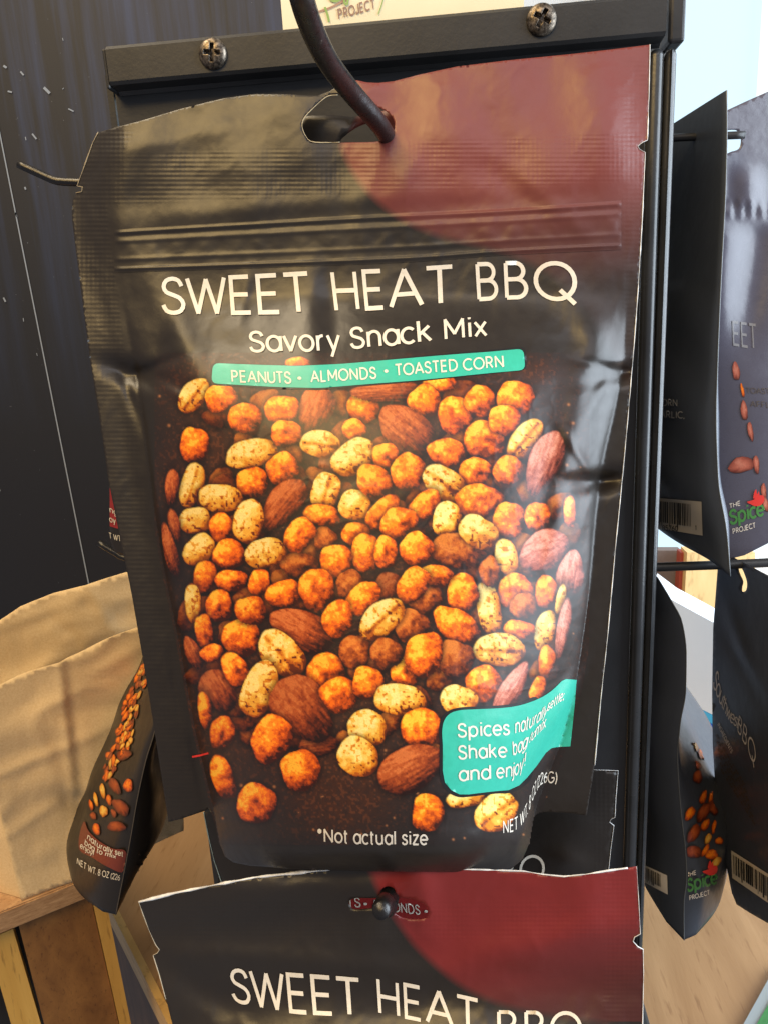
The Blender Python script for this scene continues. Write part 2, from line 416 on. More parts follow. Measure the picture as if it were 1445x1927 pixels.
def sheet_body(name, surf, outline, holes, back, mat, parent, step=5, swoosh=None, seal=None, seed=1, fade=None):
    v, f = triangulate(outline, holes, step, seed)
    A = surf.P(v[:, 0], v[:, 1]); B = at(v[:, 0], v[:, 1], back(v[:, 0], v[:, 1])); n = len(v)
    t = A[f]; nn = np.cross(t[:, 1] - t[:, 0], t[:, 2] - t[:, 0]); flip = (nn * (CAM - t[:, 0])).sum(1) < 0
    f[flip] = f[flip][:, ::-1]
    Fc = f.tolist() + (f[:, ::-1] + n).tolist() + bridge(A, f, n)
    sw = swoosh(v) / 1000 if swoosh else np.full(n, -1.0); se = seal(v[:, 0], v[:, 1]) if seal else np.zeros(n)
    return obj(name, np.vstack([A, B]), Fc, mat, parent, attrs={'swoosh': np.concatenate([sw, np.full(n, -1.)]), 'seal': np.concatenate([se, np.zeros(n)]), 'inkfade': np.tile(fade(v[:, 0], v[:, 1]) if fade else np.ones(n), 2)}, uv=np.vstack([v, v]))
def decal(name, surf, outline, mat, parent, off=.00015, step=5, holes=()):
    v, f = triangulate(outline, holes, step); A = surf.P(v[:, 0], v[:, 1], off); t = A[f]
    nn = np.cross(t[:, 1] - t[:, 0], t[:, 2] - t[:, 0]); fl = (nn * (CAM - t[:, 0])).sum(1) < 0; f[fl] = f[fl][:, ::-1]
    return obj(name, A, f, mat, parent)
def rim(name, surf, line, r, mat, parent, off=.0001):
    L = dense(line, 6, False); q = fbm(np.arange(len(L)) * .23, np.zeros(len(L)), int(L[0][0]), 3); return tube(name, surf.P(L[:, 0], L[:, 1], off), r * np.clip(.25 + 1.4 * (q - .2), .3, 1.2), mat, parent, 6)
def rounded(pts, r, n=5):                       # round every corner of a polygon
    P = np.array(pts, float); out = []
    for i in range(len(P)):
        a, b, c = P[i-1], P[i], P[(i+1) % len(P)]; rr = min(r, np.hypot(*(a-b)) * .45, np.hypot(*(c-b)) * .45)
        p = b + (a-b) / np.hypot(*(a-b)) * rr; q = b + (c-b) / np.hypot(*(c-b)) * rr
        for t in np.linspace(0, 1, n): out.append((1-t)**2 * p + 2*t*(1-t) * b + t*t * q)
    return np.array(out)
def swoosh_fn(line, side):                      # signed distance in px, positive on the red side
    L = spline(line, 8); poly = np.vstack([L, side])
    def f(v): d = sdist(v, L); return np.where(inside(v, poly), d, -d)
    return f

# ------------------------------------------------------------------ the printed picture of nuts
def hash2(i, j, s):
    h = (i * 374761393 + j * 668265263 + s * 2147483647) & 0xffffffff; h = ((h ^ (h >> 13)) * 1274126177) & 0xffffffff
    return ((h ^ (h >> 16)) & 0xffff) / 65535.0
def vnoise(x, y, s):
    i = np.floor(x).astype(np.int64); j = np.floor(y).astype(np.int64); u = x - i; v = y - j; u = u*u*(3-2*u); v = v*v*(3-2*v)
    return (hash2(i, j, s)*(1-u) + hash2(i+1, j, s)*u)*(1-v) + (hash2(i, j+1, s)*(1-u) + hash2(i+1, j+1, s)*u)*v
def fbm(x, y, s, o=3):
    r = 0; a = .5; t = 0
    for k in range(o): r = r + a * vnoise(x * 2**k, y * 2**k, s + 17*k); t += a; a *= .55
    return r / t
PAL = {
 'C': [(54,16,2),(120,42,3),(182,70,4),(226,100,7),(248,136,14),(255,184,50)],
 'D': [(34,12,6),(70,26,8),(112,44,12),(150,66,16),(186,92,26),(206,116,40)],
 'P': [(96,36,4),(166,80,8),(208,124,22),(228,164,54),(240,196,92),(248,216,130)],
 'K': [(24,8,3),(50,18,6),(80,30,9),(110,44,12),(138,60,18),(160,78,26)],
 'A': [(34,12,5),(70,25,9),(110,42,14),(146,60,20),(176,82,32),(200,106,50)],
 'R': [(60,24,18),(110,46,34),(150,70,52),(180,96,74),(204,124,100),(222,150,126)],
}
NUTS = []
_r = np.random.default_rng(21)
for _ in range(120):                             # pieces lying deeper in the pile
    _x, _y = _r.uniform(345, 1070), _r.uniform(740, 1430)
    if ((_x - 700) / 390)**2 + ((_y - 1060) / 400)**2 < 1: NUTS.append((_r.choice(list('DDDAK')), _x, _y, _r.uniform(22, 36), _r.uniform(19, 27), _r.uniform(-90, 90)))
NDEEP = len(NUTS)
def crop(ox, oy, sc, rows):
    for r in rows.strip().split('\n'):
        t, cx, cy, a, b, g = r.split(); NUTS.append((t, ox + float(cx)/sc, oy + float(cy)/sc, float(a)/sc, float(b)/sc, float(g)))
crop(300, 660, 3.44, """C 900 85 75 40 0
P 225 290 120 74 -52
C 405 310 100 92 0
C 560 440 105 94 10
A 1015 385 140 108 -68
D 1075 1225 70 80 0
D 910 1390 118 78 0
C 795 385 106 88 -5
C 1320 375 97 97 0
C 1260 510 72 66 0
C 230 610 88 108 0
P 600 665 158 86 -13
C 825 540 95 84 0
P 1045 605 122 82 8
P 1255 690 145 98 -36
C 800 765 100 96 -30
C 605 855 96 94 20
P 215 870 138 68 -74
A 85 890 108 42 -85
P 400 955 134 86 4
A 805 1000 178 102 -50
P 1075 915 122 88 -76
C 1055 1065 112 66 8
P 1265 1000 96 94 0
P 235 1100 96 84 -5
C 405 1150 72 96 0
P 580 1105 136 90 -80
C 910 1195 114 86 -58
P 260 1290 108 82 -50
C 455 1320 98 94 -20
P 690 1310 125 92 -14
A 105 1140 102 34 76
A 75 1290 160 40 76
C 1275 1190 88 74 0
C 1340 1310 92 118 0
C 1145 1365 98 106 0""")
crop(680, 660, 3.284, """A 150 255 195 68 -2
C 480 205 95 54 0
C 390 312 92 94 30
C 578 400 98 112 -12
C 730 315 86 94 0
C 950 300 108 106 0
C 760 550 122 108 10
C 880 430 92 90 0
A 275 495 182 130 42
P 1005 545 136 72 -52
R 1125 700 190 92 -68
C 525 630 106 84 5
C 150 650 76 76 0
C 80 810 112 92 50
C 290 750 100 110 10
C 700 750 92 86 -20
C 905 745 84 92 0
P 510 820 134 92 36
C 725 930 138 98 2
C 390 960 112 74 -46
C 130 995 124 62 -48
C 230 1070 112 92 -25
P 525 1040 104 80 -76
C 910 1050 92 110 0
C 1085 1030 74 90 0
C 1285 1000 94 36 88
D 600 1240 160 102 14
P 720 1120 118 92 30
R 1120 1240 146 114 -30
C 340 1225 100 94 -20
C 150 1245 68 96 0""")
crop(300, 1040, 3.44, """A 390 900 135 108 60
C 300 155 70 98 10
C 470 180 98 66 0
C 650 195 64 84 8
C 810 265 112 80 -8
C 1020 240 106 132 0
D 1240 210 90 90 0
P 222 330 122 48 86
C 390 345 80 98 0
C 535 550 115 118 0
C 595 375 95 88 0
A 920 500 198 118 28
C 1320 300 118 90 -42
C 1155 430 92 116 10
C 295 515 112 54 82
A 225 650 105 48 66
C 345 650 72 54 -15
C 500 760 118 74 56
P 795 655 168 110 48
P 650 885 178 102 -70
C 1080 770 116 110 0
D 1265 645 94 106 0
A 935 1020 222 158 50
C 1165 920 112 110 -30
C 1350 845 96 102 0
C 300 1020 112 42 82
C 410 1165 75 102 12
C 730 1205 148 118 -68
P 1345 1135 118 110 20
P 1285 1320 128 118 40""")
crop(680, 1040, 3.284, """R 1290 125 128 78 -82
P 895 30 110 64 76
C 950 240 104 102 0
D 1005 330 85 75 0
C 1140 245 66 98 0
P 785 345 152 72 80
D 390 280 102 100 0
C 625 250 92 112 0
C 460 145 96 66 4
C 320 200 116 84 -52
C 590 455 152 90 36
D 310 455 96 100 0
P 125 410 148 92 -42
P 1130 480 118 58 -76
C 975 480 94 58 10
P 1228 290 85 28 -80
P 850 600 148 96 2
R 1240 480 172 36 -80
C 1140 675 96 48 -84
D 580 660 108 110 0
C 270 740 82 96 0
C 385 630 110 132 20
D 155 625 94 92 0
C 755 815 110 108 0
R 925 840 168 62 -60
C 1085 850 84 44 -74
P 600 910 108 86 12
P 240 910 152 92 10
C 370 1085 120 116 0
D 790 120 60 90 0
A 310 1330 192 130 -28""")
crop(300, 1380, 2.89, """C 350 240 118 56 70
C 530 380 100 102 0
C 770 200 98 106 0""")
crop(780, 1260, 3.44, """C 85 925 96 116 0
P 330 830 118 58 -10
P 525 920 140 108 -40""")
def paint_nuts():
    st = 1.75; x = np.arange(292, 1108, st); y = np.arange(664, 1590, st); X, Y = np.meshgrid(x, y)
    img = np.zeros((len(y), len(x), 3)); img[:] = lin((33, 29, 27)); A = np.zeros(X.shape)
    # spice dust scattered between the nuts
    dust = np.zeros(X.shape)
    for c in [(430,820,60,110,.9),(560,860,80,60,.8),(470,730,90,40,.7),(680,1200,260,220,.55),(640,1490,60,50,1.3),(820,1000,240,160,.5),(420,1320,60,110,.7),(600,1330,120,80,.4),(1000,700,40,20,.7),(860,860,120,90,.5),(700,760,200,50,.5),(330,900,25,50,.5),(900,1320,80,70,.4)]:
        dust += c[4] * np.exp(-.5 * (((X-c[0])/c[2])**2 + ((Y-c[1])/c[3])**2))
    n1 = fbm(X/7, Y/7, 5); n2 = vnoise(X/4.2, Y/4.2, 9); k = np.clip(dust, 0, 1)
    glow = np.clip(k * (.35 + n1 * .8), 0, 1)[..., None] * .8
    img = img * (1 - glow) + glow * lin((70, 36, 16)); A = np.maximum(A, glow[..., 0])
    sp_ = ((n2 > .80 - .12 * k) & (k > .12))[..., None] * np.clip(k, 0, 1)[..., None] * .85
    img = img * (1 - sp_) + sp_ * lin((88, 48, 26)); A = np.maximum(A, sp_[..., 0])
    rng = np.random.default_rng(4)
    for q, (t, cx, cy, a, b, g) in enumerate(NUTS):
        a, b = a * 1.07, b * 1.07                # outlines were traced inside their dark rims
        if b > a: a, b, g = b, a, g + 90
        R = a * 1.6 + 8; i0, i1 = np.searchsorted(x, (cx-R, cx+R)); j0, j1 = np.searchsorted(y, (cy-R, cy+R))
        if i0 == i1 or j0 == j1: continue
        x_, y_ = X[j0:j1, i0:i1], Y[j0:j1, i0:i1]; c, s = math.cos(math.radians(g)), math.sin(math.radians(g))
        u = ((x_-cx)*c + (y_-cy)*s) / a; v = (-(x_-cx)*s + (y_-cy)*c) / b
        th = np.arctan2(v, u); ph = rng.uniform(0, 6.28, 6); S = int(rng.integers(1, 9999))
        wob = {'C': .034, 'K': .045, 'D': .045, 'P': .022, 'A': .015, 'R': .015}[t]
        rr = 1 + wob*np.cos(2*th+ph[0])*.4 + wob*np.cos(3*th+ph[1]) + wob*.8*np.cos(4*th+ph[2]) + wob*.6*np.cos(5*th+ph[3]) + wob*.35*np.cos(9*th+ph[4])
        if t in 'AR':
            e = 1.0; r = np.sqrt(u*u + (v * (1 + .22*np.clip(u, -1, 1)*(1 if q % 2 else -1)))**2); rr = rr * (1 + .05*np.abs(np.cos(th))**8)
        elif t in 'CDK':
            e = 2.14; r = (np.abs(u)**e + np.abs(v)**e)**(1/e)
        else: e = 2.15; r = (np.abs(u)**e + np.abs(v)**e)**(1/e); rr = rr - .05*np.exp(-(u/.35)**2)*(q % 3 == 0)
        r = r / rr; r = r + (fbm(x_/5, y_/5, S) - .5) * (.045 if t in 'CDK' else .025)
        pxs = max(b, 4)
        # dark soft rim printed around the nut
        d = (r - 1) * pxs; sh = np.clip(1 - d / 9, 0, 1) * .75; sh = np.where(r > 1, sh, 0)[..., None]
        sub = img[j0:j1, i0:i1]; sub[:] = sub * (1 - sh) + sh * lin((22, 13, 8)); A[j0:j1, i0:i1] = np.maximum(A[j0:j1, i0:i1], sh[..., 0])
        # relief of the pictured nut: upper left is bright
        rc = np.clip(r, 0, 1); nz = np.sqrt(np.clip(1 - rc**2.2, 0, 1)); lx, ly = -.42, -.62
        gx, gy = c*u - s*v, s*u + c*v
        lum = .24 + .42 * nz + .60 * (gx*lx + gy*ly)
        if t in 'CDK':
            f1 = fbm(x_/11, y_/11, S+3, 4); f2 = fbm(x_/4.5, y_/4.5, S+5, 2)
            lum = lum + (f1 - .5) * .75 + (f2 - .5) * .32
            if q % 3 == 0:                       # the split of a popped kernel
                cu, cv = rng.uniform(-.25, .25, 2); pit = np.exp(-(((u-cu)/.34)**2 + ((v-cv)/.2)**2)); lum = lum - .42 * pit * (.4 + f1)
        elif t == 'P':
            f1 = fbm(x_/12, y_/12, S+3, 3); lum = lum + .08 + (f1 - .5) * .75
            sp1 = vnoise(x_/4.6, y_/4.6, S+8); lum = np.where(sp1 > .76, lum - .36, lum)
            if q % 4 == 1: lum = lum - .4 * np.exp(-((v - .05)/.16)**2) * (np.abs(u) < .9)
        else:
            f1 = fbm(u*2.4 + 9, v*9, S+3, 3); f2 = fbm(x_/5, y_/5, S+5, 2); lum = lum + (f1 - .5) * .62 + (f2 - .5) * .34
        lum = np.clip(lum, 0, .999); pal = np.array([lin(p_) for p_ in PAL[t]])
        L6 = lum * 6; iL = np.clip(np.floor(L6).astype(int), 0, 5); fr = np.clip((L6 - iL - .62) / .38, 0, 1)[..., None]   # posterised steps with short blends
        colr = pal[iL] * (1 - fr) + pal[np.minimum(iL + 1, 5)] * fr
        colr = colr * rng.uniform(.86, 1.06) * (.62 if q < NDEEP else 1)
        al = np.clip((1 - r) * pxs / 1.6 + .5, 0, 1)[..., None]
        sub[:] = sub * (1 - al) + al * colr; A[j0:j1, i0:i1] = np.maximum(A[j0:j1, i0:i1], al[..., 0])
    # crumbs
    for _ in range(150):
        cx, cy = rng.uniform(300, 1100), rng.uniform(740, 1580); r = rng.uniform(1.3, 3.0); m = np.exp(-(((X-cx)**2 + (Y-cy)**2) / (r*r)))
        m = m * (A < .5); m = m[..., None] * .9; img = img * (1 - m) + m * lin((168, 108, 66)); A = np.maximum(A, m[..., 0])
    return X, Y, img, A

# ================================================================== setting
def wood(name, c1, c2, scale=(1, 1, 1), rot=(0, 0, 0), freq=40, rough=.5, dark=.6):
    m = Mat(name); co = m.coord(scale, rot); f = m.noise(co, freq, 6, .6, .6); g = m.noise(co, freq * 7, 3, .6)
    col = m.ramp(f, [(.30, c1), (.52, tuple((a + b) / 2 for a, b in zip(c1, c2))), (.72, c2)])
    dk = m.ramp(g, [(.28, (dark, dark*.92, dark*.84)), (.42, (1, 1, 1))])
    m.p(Base_Color=m.mix(1.0, col, dk, 'MULTIPLY'), Roughness=rough); m.bump(m.math('ADD', f, m.math('MULTIPLY', g, .5)), .2, .0012); return m.m
M_TABLE = wood('pale_oiled_wood', tuple(lin((156, 116, 74))), tuple(lin((180, 140, 96))), (1, .14, 1), (0, 0, .6), 38, .45, dark=.74)
M_TABLE_EDGE = wood('pale_wood_edge', tuple(lin((190, 150, 88))), tuple(lin((224, 186, 120))), (.2, .2, 1), (0, 0, .6), 70, .5)
def slab(name, poly, p, n, thick, mat, parent=None, step=None):
    """outline traced on a plane through p with normal n, given real thickness behind it"""
    n = nrm(n); A = at_plane([q[0] for q in poly], [q[1] for q in poly], p, n); s = -1 if np.dot(CAM - np.array(p), n) > 0 else 1
    B = A + n * thick * s; k = len(A); idx = list(range(k))
    Fc = [idx, [i + k for i in idx][::-1]] + [[(i+1) % k, i, i + k, (i+1) % k + k] for i in range(k)]
    o = obj(name, np.vstack([A, B]), Fc, mat, parent, smooth=False)
    bm = bmesh.new(); bm.from_mesh(o.data); bmesh.ops.recalc_face_normals(bm, faces=bm.faces[:]); bm.to_mesh(o.data); bm.free(); return o
# table top: its left edge runs away from the viewer
e0 = at_z(230, 1726, 0.0); e1 = at_z(334, 1927, 0.0); ed_ = nrm(e0 - e1)
far = e0 + ed_ * .55; near = e1 - ed_ * .12
rt = np.array((1.0, .12, 0))
tv = [near, near + rt * 1.0, far + rt * 1.0, far]; tv = np.array(tv); lo = tv.copy(); lo[:, 2] -= .02
table = obj('table', np.vstack([tv, lo]), [[0, 1, 2, 3], [7, 6, 5, 4], [0, 4, 5, 1], [1, 5, 6, 2], [2, 6, 7, 3]], M_TABLE, smooth=False)
tag(table, 'pale wooden table top that the display rack stands on', 'table')
edn = np.cross(ed_, (0, 0, 1)); edn = edn if edn[0] < 0 else -edn
V = np.array([near, far, far + edn * .005, near + edn * .005]); V2 = V.copy(); V2[:, 2] -= .02; V[:, 2] += .001
obj('edge_band', np.vstack([V, V2]), [[0, 1, 2, 3][::-1], [4, 5, 6, 7], [0, 1, 5, 4], [1, 2, 6, 5], [2, 3, 7, 6], [3, 0, 4, 7]], M_TABLE_EDGE, table, smooth=False)
# cabinet side beneath the table
V = np.array([near, far]) + edn * .002; V[:, 2] = -.021
Vd = V.copy(); Vd[:, 2] = -.6
M_DARKWOOD = wood('dark_brown_board', tuple(lin((66, 42, 22))), tuple(lin((104, 70, 40))), (1, 1, .25), (0, 0, 0), 60, .6)
o = obj('cabinet', np.vstack([V, Vd, V - edn * .3, Vd - edn * .3]), [[0, 1, 3, 2], [4, 6, 7, 5], [0, 2, 6, 4], [1, 5, 7, 3], [2, 3, 7, 6]], M_DARKWOOD, smooth=False)
tag(o, 'dark brown wooden cabinet side below the pale table edge', 'cabinet')

# chalkboard behind on the left
def board_mat():
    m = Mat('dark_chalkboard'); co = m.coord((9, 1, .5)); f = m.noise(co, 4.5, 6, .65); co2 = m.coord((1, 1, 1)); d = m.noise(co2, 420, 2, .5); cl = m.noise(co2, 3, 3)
    sz = m.n('ShaderNodeSeparateXYZ'); m.t.links.new(co2, sz.inputs[0]); top_sheen = m.math('MULTIPLY', m.math('SUBTRACT', sz.outputs[2], .36), 4.5, True)
    streak = m.math('MULTIPLY', m.ramp(f, [(.40, (0, 0, 0)), (.75, (1, 1, 1))]), top_sheen)   # wiped streaks, brightened higher up by window sheen painted into the colour
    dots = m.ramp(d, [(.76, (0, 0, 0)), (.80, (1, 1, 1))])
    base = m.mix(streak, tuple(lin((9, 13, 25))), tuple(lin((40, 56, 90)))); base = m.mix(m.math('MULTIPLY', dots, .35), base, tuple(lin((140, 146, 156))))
    m.p(Base_Color=base, Roughness=m.math('MULTIPLY_ADD', cl, .2), Specular_IOR_Level=.55)

    m.bump(f, .12, .002); return m.m
BY = -330                                        # millimetres in front of the panel: negative is behind
bp = at([-400, 610, 610, -400], [-500, -500, 1500, 1500], BY); 
p0 = bp[:, 0].min(); p1 = at(560, 60, BY)[0]
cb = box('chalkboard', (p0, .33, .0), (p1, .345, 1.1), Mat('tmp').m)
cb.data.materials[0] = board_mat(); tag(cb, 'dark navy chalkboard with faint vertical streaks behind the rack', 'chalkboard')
M_CHALK = plain('chalk_mark', tuple(lin((128, 136, 148))), .8)
class Flat:
    def __init__(s, p, n): s.p = np.array(p, float); s.n = nrm(n)
    def P(s, px, py, off=0.0):
        q = at_plane(px, py, s.p, s.n); d = s.n if np.dot(CAM - s.p, s.n) > 0 else -s.n
        return q + d * np.broadcast_to(np.asarray(off, float), np.shape(px))[..., None]
BOARD = Flat((0, .33, 0), (0, -1, 0))
def stroke_decal(surf, line, w, off=.0006):
    L = dense(line, 8, False); T = np.gradient(L, axis=0); T /= np.hypot(*T.T)[:, None]; N = np.stack([-T[:, 1], T[:, 0]], -1); w = np.broadcast_to(w, (len(L),))[:, None]
    Q = np.vstack([L + N*w/2, L - N*w/2]); k = len(L); return surf.P(Q[:, 0], Q[:, 1], off), [[i, i+1, i+1+k, i+k] for i in range(k-1)]
V, Fc = stroke_decal(BOARD, [(-6, 215), (170, 1108)], 2.4); obj('chalk_line', V, Fc, M_CHALK, cb)
rs = random.Random(3)
V = []; Fc = []
for (x0, y0, x1, y1, w) in [(8,124,14,128,4),(40,135,46,142,3),(84,165,95,176,5),(16,172,24,174,3),(62,252,70,262,3),(130,205,140,210,2.5),(30,400,33,408,2.5),(48,352,50,357,3),(8,560,12,568,3)] + [(x, y, x + rs.uniform(-3, 3), y + rs.uniform(2, 7), rs.uniform(1, 2)) for x, y in [(rs.uniform(0, 190), rs.uniform(0, 1100)) for _ in range(8)]]:
    a, b = stroke_decal(BOARD, [(x0, y0), ((x0+x1)/2, (y0+y1)/2), (x1, y1)], w); k = len(V); V += list(a); Fc += [[i + k for i in t] for t in b]
tag(obj('chalk_specks', V, Fc, M_CHALK, cb), kind='stuff')

# daylight window on the right
def emit(name, c, s):
    m = Mat(name); m.p(Base_Color=(0, 0, 0), Emission_Color=c, Emission_Strength=s); return m.m
w0 = at(1160, 500, -560)[0]; wz0 = at(1300, 1035, -560)[2]
win = empty('window', (w0 + .3, .56, wz0), 'bright daylit window behind the pouches on the right', 'window')
M_FRAME = plain('white_window_frame', (.8, .82, .84), .5)
box('pane', (w0, .565, wz0), (at(1428, 150, -560)[0], .57, 1.3), emit('daylit_glass', (.64, .86, 1), 1.2), win)
box('mullion', (at(1428, 150, -560)[0], .55, wz0), (at(1428, 150, -560)[0] + .05, .57, 1.3), emit('mullion_glow', (.86, .96, 1), 1.25), win)  # bar glows by itself: its brightness is emission
box('pane', (at(1428, 150, -560)[0] + .05, .565, wz0), (w0 + .75, .57, 1.3), win.children[0].data.materials[0], win)
box('sill', (w0 - .02, .52, wz0 - .03), (w0 + .77, .58, wz0), M_FRAME, win, .003)

# ================================================================== the display rack
PL, PR = -.114, .0752                            # panel's left and right side
ZT = .5316                                       # top of the panel
rack = empty('display_rack', (-.02, .09, 0), 'black steel display rack with wire pegs standing on the wooden table', 'display rack')
box('back_panel', (PL + .003, 0, .03), (PR - .0085, .0015, ZT - .004), M_RACK, rack)
box('side_panel', (PL, .0005, .03), (PL + .0022, .19, ZT - .006), M_RACK, rack)
box('side_panel', (PR - .0022, .0065, .03), (PR, .19, ZT - .006), M_RACK, rack)
box('base_plate', (PL - .03, -.02, .0005), (PR + .03, .22, .028), M_RACK, rack, .002)
# folded channel along the top
def channel():
    lz = .5199
    prof = [(.0, ZT - .002), (-.001, ZT), (-.0068, ZT), (-.008, ZT - .0012), (-.008, lz + .001), (-.0072, lz), (-.0016, lz - .0004), (-.0004, lz - .0015)]
    x0, x1 = -.1092, PR - .0048; V = []; Fc = []; n = len(prof)
    for x in (x0, x1): V += [(x, y, z) for y, z in prof]
    Fc = [[i, i+1, n+i+1, n+i] for i in range(n-1)] + [list(range(n))[::-1], [n+i for i in range(n)]]
    o = obj('top_channel', V, Fc, M_RACK, rack, smooth=False); return lz
LZ = channel()
box('channel_end', (-.1107, -.0074, LZ - .001), (-.1094, .012, ZT - .0006), M_RACK, rack, .0006)
box('channel_end', (PR - .0026, -.003, LZ - .001), (PR + .0026, .16, ZT + .004), M_RACK, rack, .0012)
# rolled uprights at the right-hand corner
M_UP = metal_black('satin_black_upright', (.03, .031, .033), .26)
def upright(x0, x1, y0, y1):
    V, Fc = box_vf((x0, y0, .03), (x1, y1, LZ - .002), .0020); return obj('corner_upright', V, Fc, M_UP, rack)
upright(PR - .0083, PR - .0036, -.0035, .004)
upright(PR - .0031, PR + .0006, -.0028, .006)
def screw(px, py, rot):
    c = at(px, py, 8.0); R = 47.0; t = np.linspace(0, 2*math.pi, 73)[:-1]
    v, f = triangulate(np.stack([R*np.cos(t), R*np.sin(t)], -1), (), 1.5)
    r = np.hypot(*v.T); h = 20*np.sqrt(np.clip(1 - (r/R)**2.6, 0, 1)) + 3
    x, z = v[:, 0]*math.cos(rot) - v[:, 1]*math.sin(rot), v[:, 0]*math.sin(rot) + v[:, 1]*math.cos(rot)
    u, w = np.maximum(np.abs(x), np.abs(z)), np.minimum(np.abs(x), np.abs(z))
    dep = np.maximum((1 - sstep(5.5, 7, w)) * (1 - sstep(25, 27.5, u)), 1 - sstep(9, 11, r)) * 21
    P = np.stack([c[0] + v[:, 0]*1e-4, c[1] - (h - dep)*1e-4, c[2] + v[:, 1]*1e-4], -1)
    n = np.cross(P[f[:, 1]] - P[f[:, 0]], P[f[:, 2]] - P[f[:, 0]]); fl = n[:, 1] > 0; f[fl] = f[fl][:, ::-1]
    return obj('screw', P, f, M_SCREW, rack)
screw(402, 102, .12); screw(1018, 38, .5)
# wire pegs
hp = at(722, 246, 45)
peg = spline([(hp[0] + .001, .001, hp[2] - .006), (hp[0] + .0008, -.022, hp[2] - .003), tuple(hp), tuple(at(660, 172, 64)), tuple(at(622, 122, 80)), tuple(at(598, 78, 90)), tuple(at(578, 28, 99)), tuple(at(566, -14, 105)), tuple(at(560, -40, 107))], .002)
tube('peg', peg, .0026, M_WIRE, rack, 18)
lp = at(733, 1690, 98); tp = at(716, 1716, 112)
pth = spline([(lp[0] + .002, .001, lp[2] - .004), (lp[0] + .001, -.05, lp[2] - .003), tuple(lp), tuple((lp + tp) / 2 + (0, 0, .0006)), tuple(tp)], .002)
r_ = np.full(len(pth), .0027); r_[-1] = .0021; tube('peg', pth, r_, M_WIRE, rack, 16)
tube('peg_bracket', [(hp[0] - .014, -.004, hp[2] - .006), (hp[0] + .012, -.004, hp[2] - .006)], .003, M_RACK, rack, 10)
for q in [[(235, 346, -66), (145, 343, -66), (110, 341, -66), (88, 333, -66), (36, 309, -66)], [(330, 1070, -70), (238, 1050, -70), (222, 1043, -70), (186, 1021, -70)]]:
    p = at([a[0] for a in q], [a[1] for a in q], [a[2] for a in q]); p = np.vstack([(PL + .001, p[0][1], p[0][2]), p]) if p[0][0] < PL else p
    tube('peg', spline(p, .003), .0017, M_WIRE, rack, 12)
p = at([1215, 1300, 1380, 1500], [1068, 1065, 1062, 1056], [-40] * 4); tube('peg', spline(p, .004), .0020, M_RACK, rack, 12)
p = at([1215, 1300, 1400], [262, 258, 254], [-45] * 3); tube('peg', spline(p, .004), .0014, M_RACK, rack, 10)

# sign card behind the channel
sy = .012
s0, s1 = at(532, 40, -12)[0], at(985, 10, -12)[0]
sign = box('sign_card', (s0, sy, ZT - .03), (s1, sy + .0015, ZT + .12), plain('cream_card', tuple(lin((236, 226, 196))), .55, grain=.03, gscale=60))
tag(sign, 'cream sign card with the word project above the rack', 'sign')
SIGN = Flat((0, sy, 0), (0, -1, 0))
letter(SIGN, 'PROJECT', [(0, 638, 36, 17), (1, 706, 16, 17)], 'lettering', plain('brown_ink', tuple(lin((150, 118, 104))), .6), sign, sw=.2, up=(-.12, -1), track=.26, off=.0003)
V, Fc = stroke_decal(SIGN, spline([(596, 24), (625, 14), (662, -6)], 4), 4, .0003); obj('stem_print', V, Fc, plain('faded_brown_ink', tuple(lin((170, 136, 118))), .6), sign)
M_SG = plain('faded_green_ink', tuple(lin((142, 172, 96))), .6)
V, Fc = stroke_decal(SIGN, spline([(612, 14), (617, 28), (620, 42)], 4), 4, .0004); obj('leaf_print', V, Fc, M_SG, sign)
V, Fc = stroke_decal(SIGN, spline([(722, -12), (720, 4), (712, 28)], 4), 2, .0004); obj('leaf_print', V, Fc, M_SG, sign)
V, Fc = stroke_decal(SIGN, spline([(618, -12), (624, 0), (634, 2), (646, -6)], 4), 6, .0004); obj('leaf_print', V, Fc, M_SG, sign)
V, Fc = stroke_decal(SIGN, spline([(648, -6), (649, 6), (654, 9), (655, -10)], 4), 4, .0005); obj('leaf_print', V, Fc, M_SG, sign)

